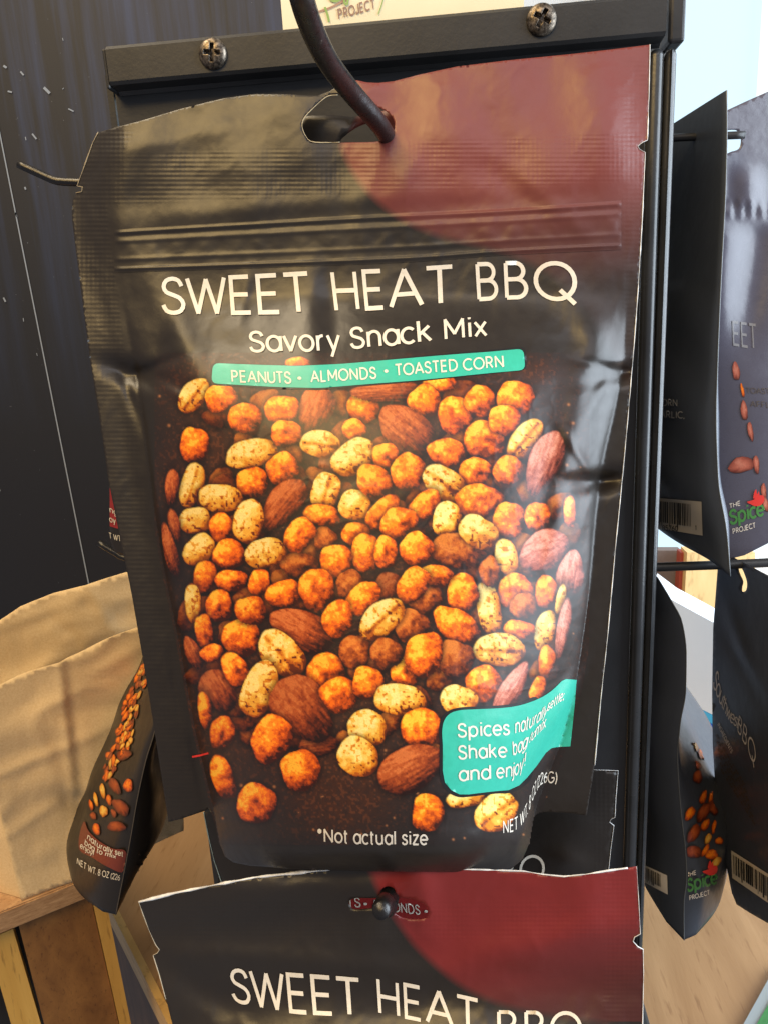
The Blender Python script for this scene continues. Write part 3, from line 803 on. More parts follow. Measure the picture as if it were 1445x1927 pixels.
# ================================================================== the pouch in front
fin_o = curve([(60, 36), (180, 40), (300, 44), (400, 46), (520, 48), (900, 60), (1250, 72), (1540, 80), (1700, 83)])
XL = curve([(380, 215), (500, 224), (705, 258), (900, 284), (1060, 308), (1200, 336), (1350, 364), (1520, 402), (1640, 424)])
XR = curve([(380, 1186), (490, 1184), (700, 1168), (910, 1126), (1100, 1108), (1280, 1082), (1400, 1052), (1480, 1020), (1530, 1004), (1600, 996), (1640, 980)])
BU = curve([(470, 0), (550, 1), (630, 8), (720, 16.5), (820, 21.5), (950, 24), (1200, 26.5), (1450, 28.5), (1560, 27.5), (1600, 26), (1625, 23), (1645, 18)])
DENTS = [  # crease points and soft folds pressed into the film (cx, cy, long, short, angle, mm)
 (262, 706, 46, 14, 18, -3.2), (330, 610, 95, 26, 62, 1.9), (300, 660, 60, 18, 100, -1.2), (390, 640, 90, 40, 40, -.9),
 (1168, 702, 40, 12, 165, -3.4), (1122, 908, 46, 13, 170, -4.2), (1092, 780, 100, 24, 100, 2.6), (1060, 960, 90, 22, 96, 2.2), (1120, 640, 80, 20, 60, 1.2),
 (585, 610, 70, 26, 92, 1.3), (620, 570, 60, 16, 88, -.7), (900, 600, 160, 60, 10, -.8),
 (760, 330, 60, 16, 120, 1.1), (1000, 350, 70, 14, 40, 1.4), (930, 330, 80, 20, 20, -1.2), (330, 262, 150, 16, -12, 1.3), (480, 345, 160, 18, -6, -1.0), (480, 392, 220, 13, -5, 1.0), (700, 345, 50, 14, 110, 1.2), (640, 360, 70, 18, 80, -1.0), (860, 388, 220, 14, -5, -1.2),
 (560, 190, 90, 26, -8, 1.4), (690, 175, 26, 34, 40, 2.2), (250, 300, 60, 20, -60, 1.2),
 (1030, 1400, 60, 9, 118, -2.0), (1055, 1330, 50, 10, 112, 1.6), (500, 1590, 90, 22, 2, 1.0), (880, 1590, 80, 20, -20, .8), (985, 1560, 40, 8, 110, 1.0),
 (330, 1290, 40, 5, 80, -.6), (292, 690, 34, 7, -22, -1.0), (244, 742, 40, 7, 70, -.8), (310, 728, 40, 8, 30, .8), (1140, 690, 36, 7, 12, -1.0), (1130, 735, 46, 8, 120, .9), (1098, 900, 30, 7, 0, -1.1), (1108, 940, 40, 8, 105, .9), (1090, 860, 34, 7, 60, .8), (460, 560, 40, 8, 100, .5), (760, 620, 60, 10, 8, .4), (300, 950, 60, 9, 82, 1.2), (372, 1440, 60, 7, 78, -.9), (250, 900, 200, 16, 80, -.8),
]
def crinkle(px, py, seed, a=1.0):                # fine creases of handled film
    g = 1 - np.abs(2*fbm(px/75 + py/300, py/95, seed, 3) - 1); h = 1 - np.abs(2*fbm(px/34, py/40 + px/120, seed + 6, 2) - 1)
    return a * (np.clip(g - .7, 0, 1) * 2.0 + np.clip(h - .78, 0, 1) * .9)
def main_out(px, py):
    px = np.asarray(px, float); py = np.asarray(py, float); f = fin_o(py); l, r = XL(py), XR(py)
    s = np.clip(np.abs((2*px - l - r) / (r - l)), 0, 1); o = f + BU(py) * (1 - s**2.35)**.8
    o = o - 7 * sstep(240, 130, px) * sstep(700, 300, py) - 2.5 * sstep(1120, 1230, px) * sstep(700, 200, py)
    for d in DENTS: o = o + gauss(px, py, *d[:5], d[5] * (.3 if d[1] < 420 else 1))
    o = o + .5 * np.sin(px / 47 + py / 90) * sstep(520, 300, py) + .25 * np.sin(px / 23 - py / 60) * sstep(520, 300, py)
    return o + crinkle(px, py, 31, .17)
def main_back(px, py):
    f = fin_o(py); l, r = XL(py), XR(py); s = np.clip(np.abs((2*px - l - r) / (r - l)), 0, 1); b = np.minimum(BU(py) * .32, 8) * (1 - s**2.4)
    edge = np.clip(main_out(px, py) - .35, None, f - .35)
    return edge - b * sstep(520, 800, py)
MAIN = Sheet(main_out)
left_edge = [(186, 249), (176, 268), (158, 318), (146, 350), (156, 352), (155, 361), (144, 363), (137, 378), (136, 410), (142, 460), (151, 530), (160, 600), (172, 690), (190, 800), (205, 905), (226, 1010), (247, 1110), (268, 1230), (286, 1340), (303, 1450), (318, 1547)]
bottom = [(345, 1540), (380, 1528), (398, 1521), (405, 1545), (415, 1590), (424, 1612), (440, 1623), (470, 1629), (560, 1636), (700, 1640), (850, 1641), (925, 1640), (960, 1636), (982, 1618), (993, 1592), (998, 1560), (1002, 1536), (1012, 1528), (1055, 1529), (1103, 1535)]
right_edge = [(1118, 1440), (1130, 1310), (1142, 1200), (1158, 1020), (1170, 900), (1181, 780), (1192, 650), (1200, 540), (1207, 420), (1213, 287), (1202, 281), (1199, 275), (1208, 268), (1217, 264), (1220, 180), (1222, 84)]
top = [(1150, 93), (1080, 101), (950, 114), (860, 125), (790, 140), (740, 153), (712, 156), (690, 155), (672, 151), (655, 152), (640, 160), (620, 172), (598, 180), (570, 179), (530, 177), (480, 177), (420, 185), (340, 205), (260, 229), (216, 240)]
OUT = dense(left_edge + bottom + right_edge + top, 6)
hole = spline([(569, 238), (574, 221), (594, 200), (616, 182), (636, 178), (672, 186), (704, 199), (730, 212), (741, 226), (742, 244), (733, 259), (712, 266), (660, 268), (592, 268), (577, 258)], 4, True)
main_red = swoosh_fn([(652, 120), (648, 200), (642, 268), (650, 296), (668, 330), (702, 372), (760, 416), (830, 446), (905, 464), (985, 490), (1050, 530), (1100, 580), (1150, 660), (1190, 760)], [(1300, 760), (1300, 50), (652, 50)])
def main_red2(v):                                # the red fades out under the zip on the right
    return main_red(v)
def main_fade(px, py):                         # printed gradient: the red runs out to black below the zip
    q = py + .12 * (px - 900); return 1 - .5 * sstep(340, 470, q) - .46 * sstep(440, 580, q)
def main_seal(px, py):
    yl = 300 - (px - 215) * .045
    band = sstep(yl - 12, yl, py) * (1 - sstep(yl + 78, yl + 90, py)); le = np.interp(py, [q[1] for q in left_edge], [q[0] for q in left_edge])
    side = (1 - sstep(le + 62, le + 72, px)) * sstep(240, 250, py); side2 = sstep(1168, 1176, px) * sstep(100, 120, py) * .35
    return np.clip(np.maximum(band, np.maximum(side * np.where(py < 540, 1.25, .6), side2)), 0, 1.3)
bloc = at(700, 1630, 85)
pouch = empty('snack_pouch', bloc, 'big black snack pouch with teal banner hanging in front on the peg', 'snack pouch')
sheet_body('pouch_body', MAIN, OUT, [hole], main_back, M_FILM, pouch, 4.2, main_red2, main_seal, fade=main_fade)
rim('cut_edge', MAIN, right_edge[::-1][:3] + right_edge[::-1][3:], .00018, M_EDGE, pouch)
rim('cut_edge', MAIN, [tuple(p) for p in spline([(636, 179), (616, 182), (594, 200), (574, 221), (569, 238), (577, 258), (592, 268), (640, 268)], 5)], .00018, plain('tan_film_edge', (.45, .38, .25), .5), pouch)
rim('cut_edge', MAIN, left_edge[:7], .00016, plain('tan_film_edge', (.42, .33, .2), .5), pouch)
# zip closure: two pressed tracks across the pouch
zu = curve([(205, 437), (420, 424), (700, 408), (950, 396), (1180, 381)]); zl = curve([(215, 509), (420, 502), (780, 488), (928, 477), (1166, 465)])
def zip_strip():
    xs = np.arange(216, 1172, 4.0); ts = np.linspace(-.06, 1.06, 34); X, T = np.meshgrid(xs, ts); Y = zu(X) + (zl(X) - zu(X)) * T
    pr = .00010 + .00055*np.exp(-((T - .03)/.035)**2) + .0007*np.exp(-((T - .97)/.03)**2) + .00028*np.exp(-((T - .26)/.05)**2) + .0003*np.exp(-((T - .72)/.05)**2) - .0002*np.exp(-((T - .13)/.04)**2)
    pr = pr + .00016*np.sin(X/7.5 + 1.5*np.sin(X/40)) * np.exp(-((T - .5)/.16)**2) * (.3 + vnoise(X/60, T*0, 4))
    ed = np.minimum(sstep(216, 226, X), sstep(1172, 1160, X)); V = MAIN.P(X.ravel(), Y.ravel(), (pr * .55 * ed + .00008).ravel()); n, m = X.shape
    Fc = [[i*m+j, (i+1)*m+j, (i+1)*m+j+1, i*m+j+1] for i in range(n-1) for j in range(m-1)]
    v = np.stack([X.ravel(), Y.ravel()], -1)
    return obj('zip_closure', V, Fc, M_FILM, pouch, attrs={'swoosh': main_red2(v)/1000, 'seal': np.zeros(len(v)), 'inkfade': main_fade(v[:, 0], v[:, 1])}, uv=v)
zip_strip()
# printed picture
X, Y, IMG, AL = paint_nuts(); n, m = X.shape
V = MAIN.P(X.ravel(), Y.ravel(), .00010); k = (AL > .004) & inside(np.stack([X, Y], -1), OUT)
kq = k[:-1, :-1] | k[1:, :-1] | k[:-1, 1:] | k[1:, 1:]; kq &= (X[:-1, :-1] > XL(Y[:-1, :-1]) - 6) & (X[:-1, :-1] < XR(Y[:-1, :-1]) + 14)
ii, jj = np.nonzero(kq); Fq = np.stack([ii*m+jj, (ii+1)*m+jj, (ii+1)*m+jj+1, ii*m+jj+1], -1)
used = np.unique(Fq); mp = np.full(n*m, -1); mp[used] = np.arange(len(used))
obj('nut_picture', V[used], mp[Fq], M_PRINT, pouch, col=IMG.reshape(-1, 3)[used])
# lettering
letter(MAIN, 'SWEET', [(0, 309, 589, 64), (.3, 390, 590, 66), (.6, 470, 589, 68), (1, 586, 587, 72)], 'title_lettering', M_CREAM, pouch, sw=.122, up=(-.05, -1), up2=(-.10, -1), track=.13)
letter(MAIN, 'HEAT', [(0, 630, 585, 72), (.5, 730, 579, 69), (1, 852, 569, 67)], 'title_lettering', M_CREAM, pouch, sw=.122, up=(-.12, -1), up2=(-.03, -1), track=.16)
letter(MAIN, 'BBQ', [(0, 897, 564, 66), (.5, 980, 560, 65), (1, 1084, 566, 70)], 'title_lettering', M_CREAM, pouch, sw=.122, up=(-.06, -1), up2=(-.02, -1), track=.2)
letter(MAIN, 'Savory', [(0, 473, 662, 36), (.5, 560, 661, 37), (1, 640, 660, 37)], 'subtitle_lettering', M_CREAM, pouch, sw=.145, up=(-.08, -1), track=.16)
letter(MAIN, 'Snack', [(0, 662, 656, 37), (.5, 735, 650, 37), (1, 813, 641, 36)], 'subtitle_lettering', M_CREAM, pouch, sw=.145, up=(-.08, -1), track=.15)
letter(MAIN, 'Mix', [(0, 836, 639, 36), (1, 914, 632, 34)], 'subtitle_lettering', M_CREAM, pouch, sw=.145, up=(-.06, -1), track=.2)
ban_top = [(402, 684), (480, 687), (560, 689.5), (640, 686), (700, 681), (780, 674), (852, 668), (920, 663), (984, 657)]; ban_bot = [(987, 697), (920, 703), (852, 710), (780, 717), (700, 723), (640, 728), (600, 731), (520, 729), (450, 725), (399, 722)]
bp_ = rounded(ban_top + ban_bot, 12); bc = bp_.mean(0)
decal('banner_outline', MAIN, dense(bc + (bp_ - bc) * (1.012, 1.12), 5), M_OUTLINE, pouch, .00016)
banner = decal('ingredient_banner', MAIN, dense(bp_, 5), M_TEAL, pouch, .00024)
for t, c in [('PEANUTS', [(0, 438, 719, 20), (1, 549, 722, 20)]), ('\u2022', [(0, 562, 722, 20), (1, 569, 722, 20)]), ('ALMONDS', [(0, 587, 720, 20), (1, 708, 713, 20)]), ('\u2022', [(0, 724, 709, 20), (1, 731, 709, 20)]), ('TOASTED', [(0, 745, 708, 20), (1, 861, 698, 20)]), ('CORN', [(0, 872, 698, 20), (1, 947, 691, 20)])]:
    letter(MAIN, t, c, 'lettering', M_CREAM, banner, sw=.16 if len(t) > 1 else .15, up=(-.08, -1), off=.00034)
note = [(832, 1400), (831, 1375), (835, 1355), (846, 1342), (865, 1336), (900, 1334), (940, 1332), (975, 1327), (1010, 1315), (1035, 1300), (1055, 1281), (1063, 1277.5), (1083, 1279), (1080, 1330), (1072, 1404), (1048, 1405), (1036, 1407), (1025, 1416), (1008, 1440), (990, 1462), (975, 1477), (955, 1486), (930, 1488), (880, 1494), (863, 1494), (848, 1486), (836, 1472), (832, 1450)]
npoly = dense(spline(note[:11], 5), 5, False); npoly = np.vstack([npoly, dense(note[11:], 5, False)])
no = spline([(826, 1400), (825, 1372), (830, 1350), (844, 1337), (865, 1331), (900, 1329), (940, 1327), (975, 1322), (1006, 1311), (1012, 1330), (1005, 1400), (1000, 1458), (980, 1482), (955, 1492), (930, 1493), (880, 1499), (860, 1499), (842, 1490), (830, 1474), (826, 1450)], 5, True)
decal('notice_outline', MAIN, no, M_OUTLINE, pouch, .00016)
notice = decal('spice_notice', MAIN, npoly, M_TEAL, pouch, .00024, 4)
ls = dict(mat=M_CREAM, parent=notice, sw=.15, off=.00036, track=.17)
letter(MAIN, 'Spices', [(0, 861, 1386, 24), (1, 956, 1381, 24)], 'lettering', up=(-.04, -1), **ls)
letter(MAIN, 'naturally', [(0, 967, 1379, 24), (.35, 990, 1371, 24), (.7, 1009, 1358, 23), (1, 1024, 1345, 22)], 'lettering', up=(0, -1), up2=(.3, -1), **ls)
letter(MAIN, 'settle;', [(0, 1027, 1337, 17), (1, 1057, 1315, 17)], 'lettering', up=(.15, -1), **ls)
letter(MAIN, 'Shake', [(0, 862, 1427, 24), (1, 951, 1423, 24)], 'lettering', up=(-.04, -1), **ls)
letter(MAIN, 'bag', [(0, 963, 1420, 24), (.6, 977, 1413, 24), (1, 987, 1404, 24)], 'lettering', up=(-.05, -1), up2=(.2, -1), **ls)
letter(MAIN, 'to', [(0, 992, 1397, 20), (1, 1002, 1388, 20)], 'lettering', up=(.3, -1), **ls)
letter(MAIN, 'mix', [(0, 1004, 1386, 20), (1, 1023, 1367, 20)], 'lettering', up=(.1, -1), **ls)
letter(MAIN, 'and', [(0, 863, 1468, 24), (1, 920, 1464, 24)], 'lettering', up=(-.02, -1), **ls)
letter(MAIN, 'enjoy!', [(0, 933, 1463, 24), (.45, 963, 1459, 24), (.75, 975, 1452, 24), (1, 985, 1438, 24)], 'lettering', up=(-.02, -1), up2=(.1, -1), **ls)
letter(MAIN, 'NET WT. 8 OZ (226G)', [(0, 945, 1567, 22), (.14, 966, 1562, 22), (.3, 983, 1546, 23), (.45, 994, 1522, 23), (.6, 1003, 1497, 22), (.75, 1011, 1480, 20), (.85, 1022, 1472, 20), (1, 1046, 1472, 20)], 'weight_lettering', M_CREAM, pouch, sw=.13, up=(-.02, -1), up2=(.05, -1))
letter(MAIN, '*Not actual size', [(0, 599, 1582, 23), (.5, 700, 1587, 23), (1, 803, 1588, 23)], 'size_note_lettering', M_CREAM, pouch, sw=.15, up=(-.02, -1))
V, Fc = stroke_decal(MAIN, [(362, 1424), (378, 1421), (394, 1417)], 3.5, .0002); o = obj('registration_mark', V, Fc, M_CHILI, pouch)

# pouch hanging behind it on the same peg, seen through the hang hole
def rear_out(px, py): return 33 + .012 * (np.asarray(py, float) - 200) + gauss(px, py, 620, 240, 60, 20, 20, 1.2) + .5 * np.sin(np.asarray(px, float) / 30)
REAR = Sheet(rear_out)
ro = [(250, 268), (300, 700), (360, 1380), (1070, 1380), (1150, 700), (1185, 135), (900, 168), (770, 195), (722, 208), (700, 214), (665, 220), (620, 216), (588, 217), (480, 232)]
rh = spline([(641, 268), (652, 254), (676, 238), (700, 232), (724, 240), (738, 252), (742, 268), (735, 285), (660, 285)], 4, True)
rear = empty('snack_pouch', at(700, 1370, 40), 'second black pouch glimpsed through the hang hole behind the big front pouch', 'snack pouch')
sheet_body('pouch_body', REAR, dense(ro, 10), [rh], lambda a, b: rear_out(a, b) - 3, M_FILM, rear, 14, swoosh_fn([(690, 160), (682, 200), (672, 230), (660, 262), (680, 320), (760, 420), (900, 460)], [(900, 460), (1300, 460), (1300, 50), (690, 50)]))

# ================================================================== pouches on the lower peg
low_f = curve([(1500, 94), (1640, 97), (1800, 100), (2000, 108), (2600, 128), (3300, 140)])
low_b = curve([(1500, 0), (1860, 0), (2000, 6), (2300, 20), (2900, 26), (3200, 20), (3300, 8)])
def low_out(px, py):
    px = np.asarray(px, float); py = np.asarray(py, float)
    s = np.clip(np.abs((px - 760) / 420), 0, 1); o = low_f(py) + low_b(py) * (1 - s**2.6)**.7
    for d in [(790, 1660, 60, 20, 80, 1.6), (700, 1700, 60, 26, 90, 1.0), (470, 1745, 240, 30, -8, -1.2), (620, 1810, 260, 16, 4, .8), (1010, 1780, 160, 26, -14, 1.4), (1000, 1840, 160, 20, 6, -1.0), (1100, 1690, 60, 30, 80, 1.0), (380, 1860, 60, 20, 30, -1.0), (560, 1640, 120, 16, 0, -2.0)]: o = o + gauss(px, py, *d)
    return o + .4 * np.sin(px / 50 + py / 70) + crinkle(px, py, 77, .25)
LOW = Sheet(low_out)
lo_l = [(262, 1697), (270, 1720), (282, 1752), (294, 1778), (301, 1787), (297, 1793), (289, 1797), (300, 1832), (313, 1880), (326, 1930), (350, 2100), (395, 2500), (430, 3050)]
lo_r = [(1080, 3050), (1130, 2600), (1190, 2200), (1208, 1930), (1210, 1830), (1209, 1786), (1199, 1781), (1190, 1771), (1193, 1763), (1204, 1757), (1201, 1700), (1197, 1630)]
lo_t = [(1180, 1633), (1150, 1637), (1100, 1645), (1060, 1649), (1020, 1645), (985, 1639), (900, 1636), (760, 1634), (640, 1634), (560, 1642), (480, 1651), (400, 1666), (330, 1680)]
lhole = spline([(657, 1700), (660, 1693), (672, 1690), (700, 1690), (714, 1688), (716, 1676), (728, 1668), (741, 1672), (750, 1688), (775, 1692), (798, 1702), (806, 1714), (803, 1726), (790, 1729), (760, 1727), (742, 1718), (733, 1709), (700, 1709), (676, 1711), (663, 1709)], 3, True)
lred = swoosh_fn([(690, 1600), (696, 1634), (707, 1665), (734, 1713), (760, 1752), (790, 1789), (852, 1844), (914, 1879), (977, 1899), (1060, 1915), (1140, 1925)], [(1300, 1925), (1300, 1550), (690, 1550)])
lseal = lambda px, py: np.clip(np.maximum(sstep(1130, 1138, px) * .8, sstep(1690, 1700, py) * (1 - sstep(1760, 1775, py)) * .7 + 0*px), 0, 1)
low = empty('snack_pouch', at(760, 3050, 130), 'lower front pouch with dark red swoosh below the big pouch, peg tip poking through', 'snack pouch')
sheet_body('pouch_body', LOW, dense(lo_l + lo_r + lo_t, 7), [lhole], lambda a, b: low_out(a, b) - .4 - low_b(b) * 1.1 * np.clip(1 - np.abs((np.asarray(a) - 760) / 400), 0, 1), film_mat('black_and_crimson_pouch_film', red=tuple(lin((116, 36, 34)))), low, 6.5, lred, lseal, fade=lambda px, py: 1 - .75 * sstep(1760, 1960, py + .25 * (px - 900)))
rim('cut_edge', LOW, lo_r[2:], .00013, M_EDGE, low)
rim('cut_edge', LOW, lo_t[:9], .00028, M_EDGE, low); rim('cut_edge', LOW, lo_t[8:] + [lo_l[0]], .0005, M_EDGE, low)
rim('cut_edge', LOW, lo_l[:9], .00016, plain('tan_film_edge', (.42, .35, .25), .5), low)
letter(LOW, 'SWEET', [(0, 441, 1882, 58), (.25, 495, 1894, 66), (.6, 575, 1905, 70), (1, 679, 1909, 66)], 'title_lettering', M_CREAM, low, sw=.122, up=(-.12, -1), up2=(-.06, -1), track=.13)
letter(LOW, 'HEAT', [(0, 712, 1905, 64), (.4, 780, 1917, 62), (1, 899, 1946, 64)], 'title_lettering', M_CREAM, low, sw=.122, up=(-.06, -1), up2=(-.02, -1), track=.16)
letter(LOW, 'BBQ', [(0, 935, 1962, 58), (1, 1094, 1966, 60)], 'title_lettering', M_CREAM, low, sw=.122, up=(-.02, -1), track=.2)

def lr_out(px, py): return 52 + .01 * (np.asarray(py, float) - 1450) + gauss(px, py, 1080, 1560, 60, 30, 0, 1.5) + gauss(px, py, 1070, 1620, 30, 16, 20, 1.6)
LR = Sheet(lr_out)
lrr = [(1118, 1640 + 500), (1136, 1700), (1143, 1650), (1148, 1600), (1154, 1553), (1146, 1547), (1149, 1541), (1156, 1538), (1158, 1500), (1162, 1450)]
lro = [(384, 1528), (392, 1570), (404, 1620), (420, 1668), (440, 1760), (500, 2140)] + lrr + [(1112, 1448), (900, 1470), (600, 1500)]
lrear = empty('snack_pouch', at(760, 2140, 52), 'black pouch with red banner wedged between rack panel and lower front pouch', 'snack pouch')
sheet_body('pouch_body', LR, dense(lro, 9), [], lambda a, b: lr_out(a, b) - 4, M_FILM, lrear, 9, None, lambda px, py: sstep(1112, 1118, px) * 1.0)
rim('cut_edge', LR, lrr[2:] + [(1112, 1448)], .00014, M_EDGE, lrear)
rim('cut_edge', LR, [(384, 1528), (392, 1570), (404, 1620), (420, 1668)], .00016, plain('grey_film_edge', (.22, .26, .24), .5), lrear)
letter(LR, 'BBQ', [(0, 898, 1668, 46), (1, 1024, 1656, 48)], 'title_lettering', M_CREAM, lrear, sw=.11, up=(-.02, -1), track=.2)
# its red banner shows through the hole of the pouch in front
class Pushed:
    def __init__(s, o): s.o = o
lrb = decal('red_banner', LR, dense(rounded([(560, 1672), (900, 1690), (900, 1752), (560, 1726)], 10), 8), M_REDINK, lrear, .0003, 8)
letter(LR, 'TS', [(0, 655, 1704, 17), (1, 679, 1705, 17)], 'lettering', M_CREAM, lrb, sw=.14, off=.0005)
letter(LR, '\u2022', [(0, 686, 1707, 17), (1, 692, 1707, 17)], 'lettering', M_CREAM, lrb, sw=.15, off=.0005)
letter(LR, 'ALMONDS', [(0, 702, 1708, 17), (1, 790, 1719, 17)], 'lettering', M_CREAM, lrb, sw=.14, off=.0005)
letter(LR, '\u2022', [(0, 799, 1721, 17), (1, 805, 1721, 17)], 'lettering', M_CREAM, lrb, sw=.15, off=.0005)

# ================================================================== pouches on the sides, seen edge on
class Loft:
    """a filled pouch: a near side seam, a far side seam `width` deeper, two faces bulging either way"""
    def __init__(s, rail, wdir, width, nf, tf, tb, lift=.008, ws=None, rot=None, sg=1):
        R = np.array([at(*r) for r in rail]); L = np.concatenate([[0], np.cumsum(np.linalg.norm(np.diff(R, axis=0), axis=1))]); L /= L[-1]
        s.f = [curve(list(zip(L, R[:, i]))) for i in range(3)]; s.wd = nrm(wdir) * width; s.nf = nrm(nf); s.tf, s.tb, s.lift = curve(tf), curve(tb), lift; s.ws = curve(ws or [(0, 1), (1, 1)]); s.rot = curve(rot) if rot else None; s.sg = sg
        u, v = np.meshgrid(np.linspace(0, 1, 90)**2, np.linspace(0, 1, 140)); s.tab = {}
        for side in (1, -1): s.tab[side] = (u.ravel(), v.ravel(), project(s.S(u.ravel(), v.ravel(), side)))
        s.side = 1
    def S(s, u, v, side, off=0.0):
        u = np.asarray(u, float); v = np.asarray(v, float); T = np.where(side > 0, s.tf(v), s.tb(v)); pr = np.clip(np.sin(math.pi * np.clip(u, 0, 1)), 0, 1)**.5
        R = np.stack([g(v) for g in s.f], -1); wd = (R - CAM) * (1, 1, 0); wd /= np.linalg.norm(wd, axis=-1)[..., None]
        if s.rot is None: wd = np.broadcast_to(s.wd / np.linalg.norm(s.wd), wd.shape); nf = np.broadcast_to(s.nf, wd.shape)
        else:                                    # the pouch swings on its peg and turns its near seam towards the aisle
            a = np.radians(s.rot(v)); c, q = np.cos(a), np.sin(a); wd = np.stack([wd[..., 0]*c - wd[..., 1]*q, wd[..., 0]*q + wd[..., 1]*c, 0*c], -1)
            nf = np.stack([wd[..., 1], -wd[..., 0], 0*c], -1) * s.sg
        p = R + wd * (u * s.ws(v) * np.linalg.norm(s.wd))[..., None] + nf * (side * (T * pr + off + .0008 * np.sin(v * 31 + u * 9) * pr * (T > .002)))[..., None]
        p[..., 2] += sstep(.8, 1, v) * s.lift * ((1 - np.exp(-u / .035)) - (1.2 * pr if side > 0 else 0)); return p
    def inv(s, px, py):
        u0, v0, q = s.tab[s.side]; T = np.stack([px, py], -1); k = np.array([np.argmin(((q - t)**2).sum(1)) for t in T]); w = np.sqrt(u0[k]); v = v0[k].copy()
        best = np.full(len(T), 1e9); bw, bv = w.copy(), v.copy()
        f = lambda w, v: project(s.S(w*w, v, s.side))
        for it in range(7):                      # Newton steps in (sqrt u, v)
            p = f(w, v); e = T - p; d = np.hypot(*e.T); g = d < best; best[g] = d[g]; bw[g] = w[g]; bv[g] = v[g]
            h = 2e-3; J1 = (f(w + h, v) - f(w - h, v)) / (2*h); J2 = (f(w, v + h) - f(w, v - h)) / (2*h); det = J1[:, 0]*J2[:, 1] - J1[:, 1]*J2[:, 0]; det = np.where(np.abs(det) < 1e2, 1e2*np.sign(det) + (det == 0)*1e2, det)
            dw = (e[:, 0]*J2[:, 1] - e[:, 1]*J2[:, 0]) / det; dv = (J1[:, 0]*e[:, 1] - J1[:, 1]*e[:, 0]) / det
            w = np.clip(w + np.clip(dw, -.05, .05), .01, .98); v = np.clip(v + np.clip(dv, -.05, .05), 0, 1)
        return np.stack([bw*bw, bv], -1)
    def P(s, px, py, off=0.0):
        uv = s.inv(np.ravel(px), np.ravel(py)); return s.S(uv[:, 0], uv[:, 1], s.side, np.broadcast_to(np.asarray(off, float), (len(uv),)) + .0003)
    def body(s, parent, mat, red=None):
        nu, nv = 40, 80; u, v = np.meshgrid(np.linspace(0, 1, nu), np.linspace(0, 1, nv)); A = s.S(u.ravel(), v.ravel(), 1); B = s.S(u.ravel(), v.ravel(), -1, .0002); n = nu*nv; Fc = []
        for i in range(nv-1):
            for j in range(nu-1):
                a, b, c, d = i*nu+j, i*nu+j+1, (i+1)*nu+j+1, (i+1)*nu+j; Fc += [[a, b, c, d], [a+n, d+n, c+n, b+n]]
            Fc += [[i*nu, (i+1)*nu, (i+1)*nu+n, i*nu+n]]
        for j in range(nu-1): Fc.append([(nv-1)*nu+j, (nv-1)*nu+j+1, (nv-1)*nu+j+1+n, (nv-1)*nu+j+n])
        sw = np.full(2*n, -1.0); V = np.vstack([A, B])
        return obj('pouch_body', V, Fc, mat, parent, attrs={'swoosh': sw, 'seal': np.zeros(2*n)}, uv=np.vstack([np.stack([u.ravel(), v.ravel()], -1)]*2)*100)
def nut_decals(surf, rows, parent, seed=1, off=.00025):
    rng = np.random.default_rng(seed); V = []; C = []; Fc = []
    for q, (t, cx, cy, a, b, g) in enumerate(rows):
        c, s = math.cos(math.radians(g)), math.sin(math.radians(g)); K = 14; ph = rng.uniform(0, 6.28, 2)
        pts = [(cx, cy)]; cl = [4]
        for rr, lv in ((.55, 3.6), (1.0, 1.6)):
            for k in range(K):
                th = 2*math.pi*k/K; w = 1 + .07*math.cos(3*th+ph[0]) + .04*math.cos(5*th+ph[1]); x, y = a*rr*w*math.cos(th), b*rr*w*math.sin(th)
                X, Y = x*c - y*s, x*s + y*c; pts.append((cx+X, cy+Y)); cl.append(lv - 1.3*(Y/a*.8 + X/a*.5) + rng.uniform(-.5, .5))
        base = len(V); P = surf.P(np.array([p[0] for p in pts]), np.array([p[1] for p in pts]), off + .00002*(q % 6)); V += list(P)
        pal = np.array([lin(p_) for p_ in PAL[t]]); C += [pal[int(np.clip(z, 0, 5))] * .9 for z in cl]
        for k in range(K):
            k2 = (k+1) % K; Fc += [[base, base+1+k, base+1+k2], [base+1+k, base+1+K+k, base+1+K+k2, base+1+k2]]
    return obj('nut_picture', V, Fc, M_PRINT, parent, col=np.array(C))
def barcode(surf, quad, parent, seed=2, digits=None, n=46, off=.0003):
    """quad: px corners tl, tr, br, bl"""
    q = [np.array(p, float) for p in quad]; f = lambda u, v: (q[0]*(1-u) + q[1]*u)*(1-v) + (q[3]*(1-u) + q[2]*u)*v
    def patch(u0, u1, v0, v1, name, mat, par, o, k=8):
        U, Vv = np.meshgrid(np.linspace(u0, u1, max(2, int(k*(u1-u0))+2)), np.linspace(v0, v1, 6)); g = np.array([f(a, b) for a, b in zip(U.ravel(), Vv.ravel())]); m_ = U.shape[1]
        return surf.P(g[:, 0], g[:, 1], o), [[i*m_+j, i*m_+j+1, (i+1)*m_+j+1, (i+1)*m_+j] for i in range(5) for j in range(m_-1)]
    V, Fc = patch(0, 1, 0, 1, '', None, None, off, 14); lab = obj('barcode_label', V, Fc, plain('barcode_paper', tuple(lin((206, 196, 182))), .5), parent)
    rng = np.random.default_rng(seed); u = .05; V = []; Fc = []
    while u < .80:
        w = rng.choice([.008, .012, .02, .03]); a, b = patch(u, u+w, .1, .78 if rng.random() > .2 else .9, '', None, None, off + .0004); k = len(V); V += list(a); Fc += [[i+k for i in t] for t in b]; u += w + rng.choice([.008, .014, .02])
    obj('bars', V, Fc, M_OUTLINE, lab); return lab, f
near_y = (0, 1, 0)
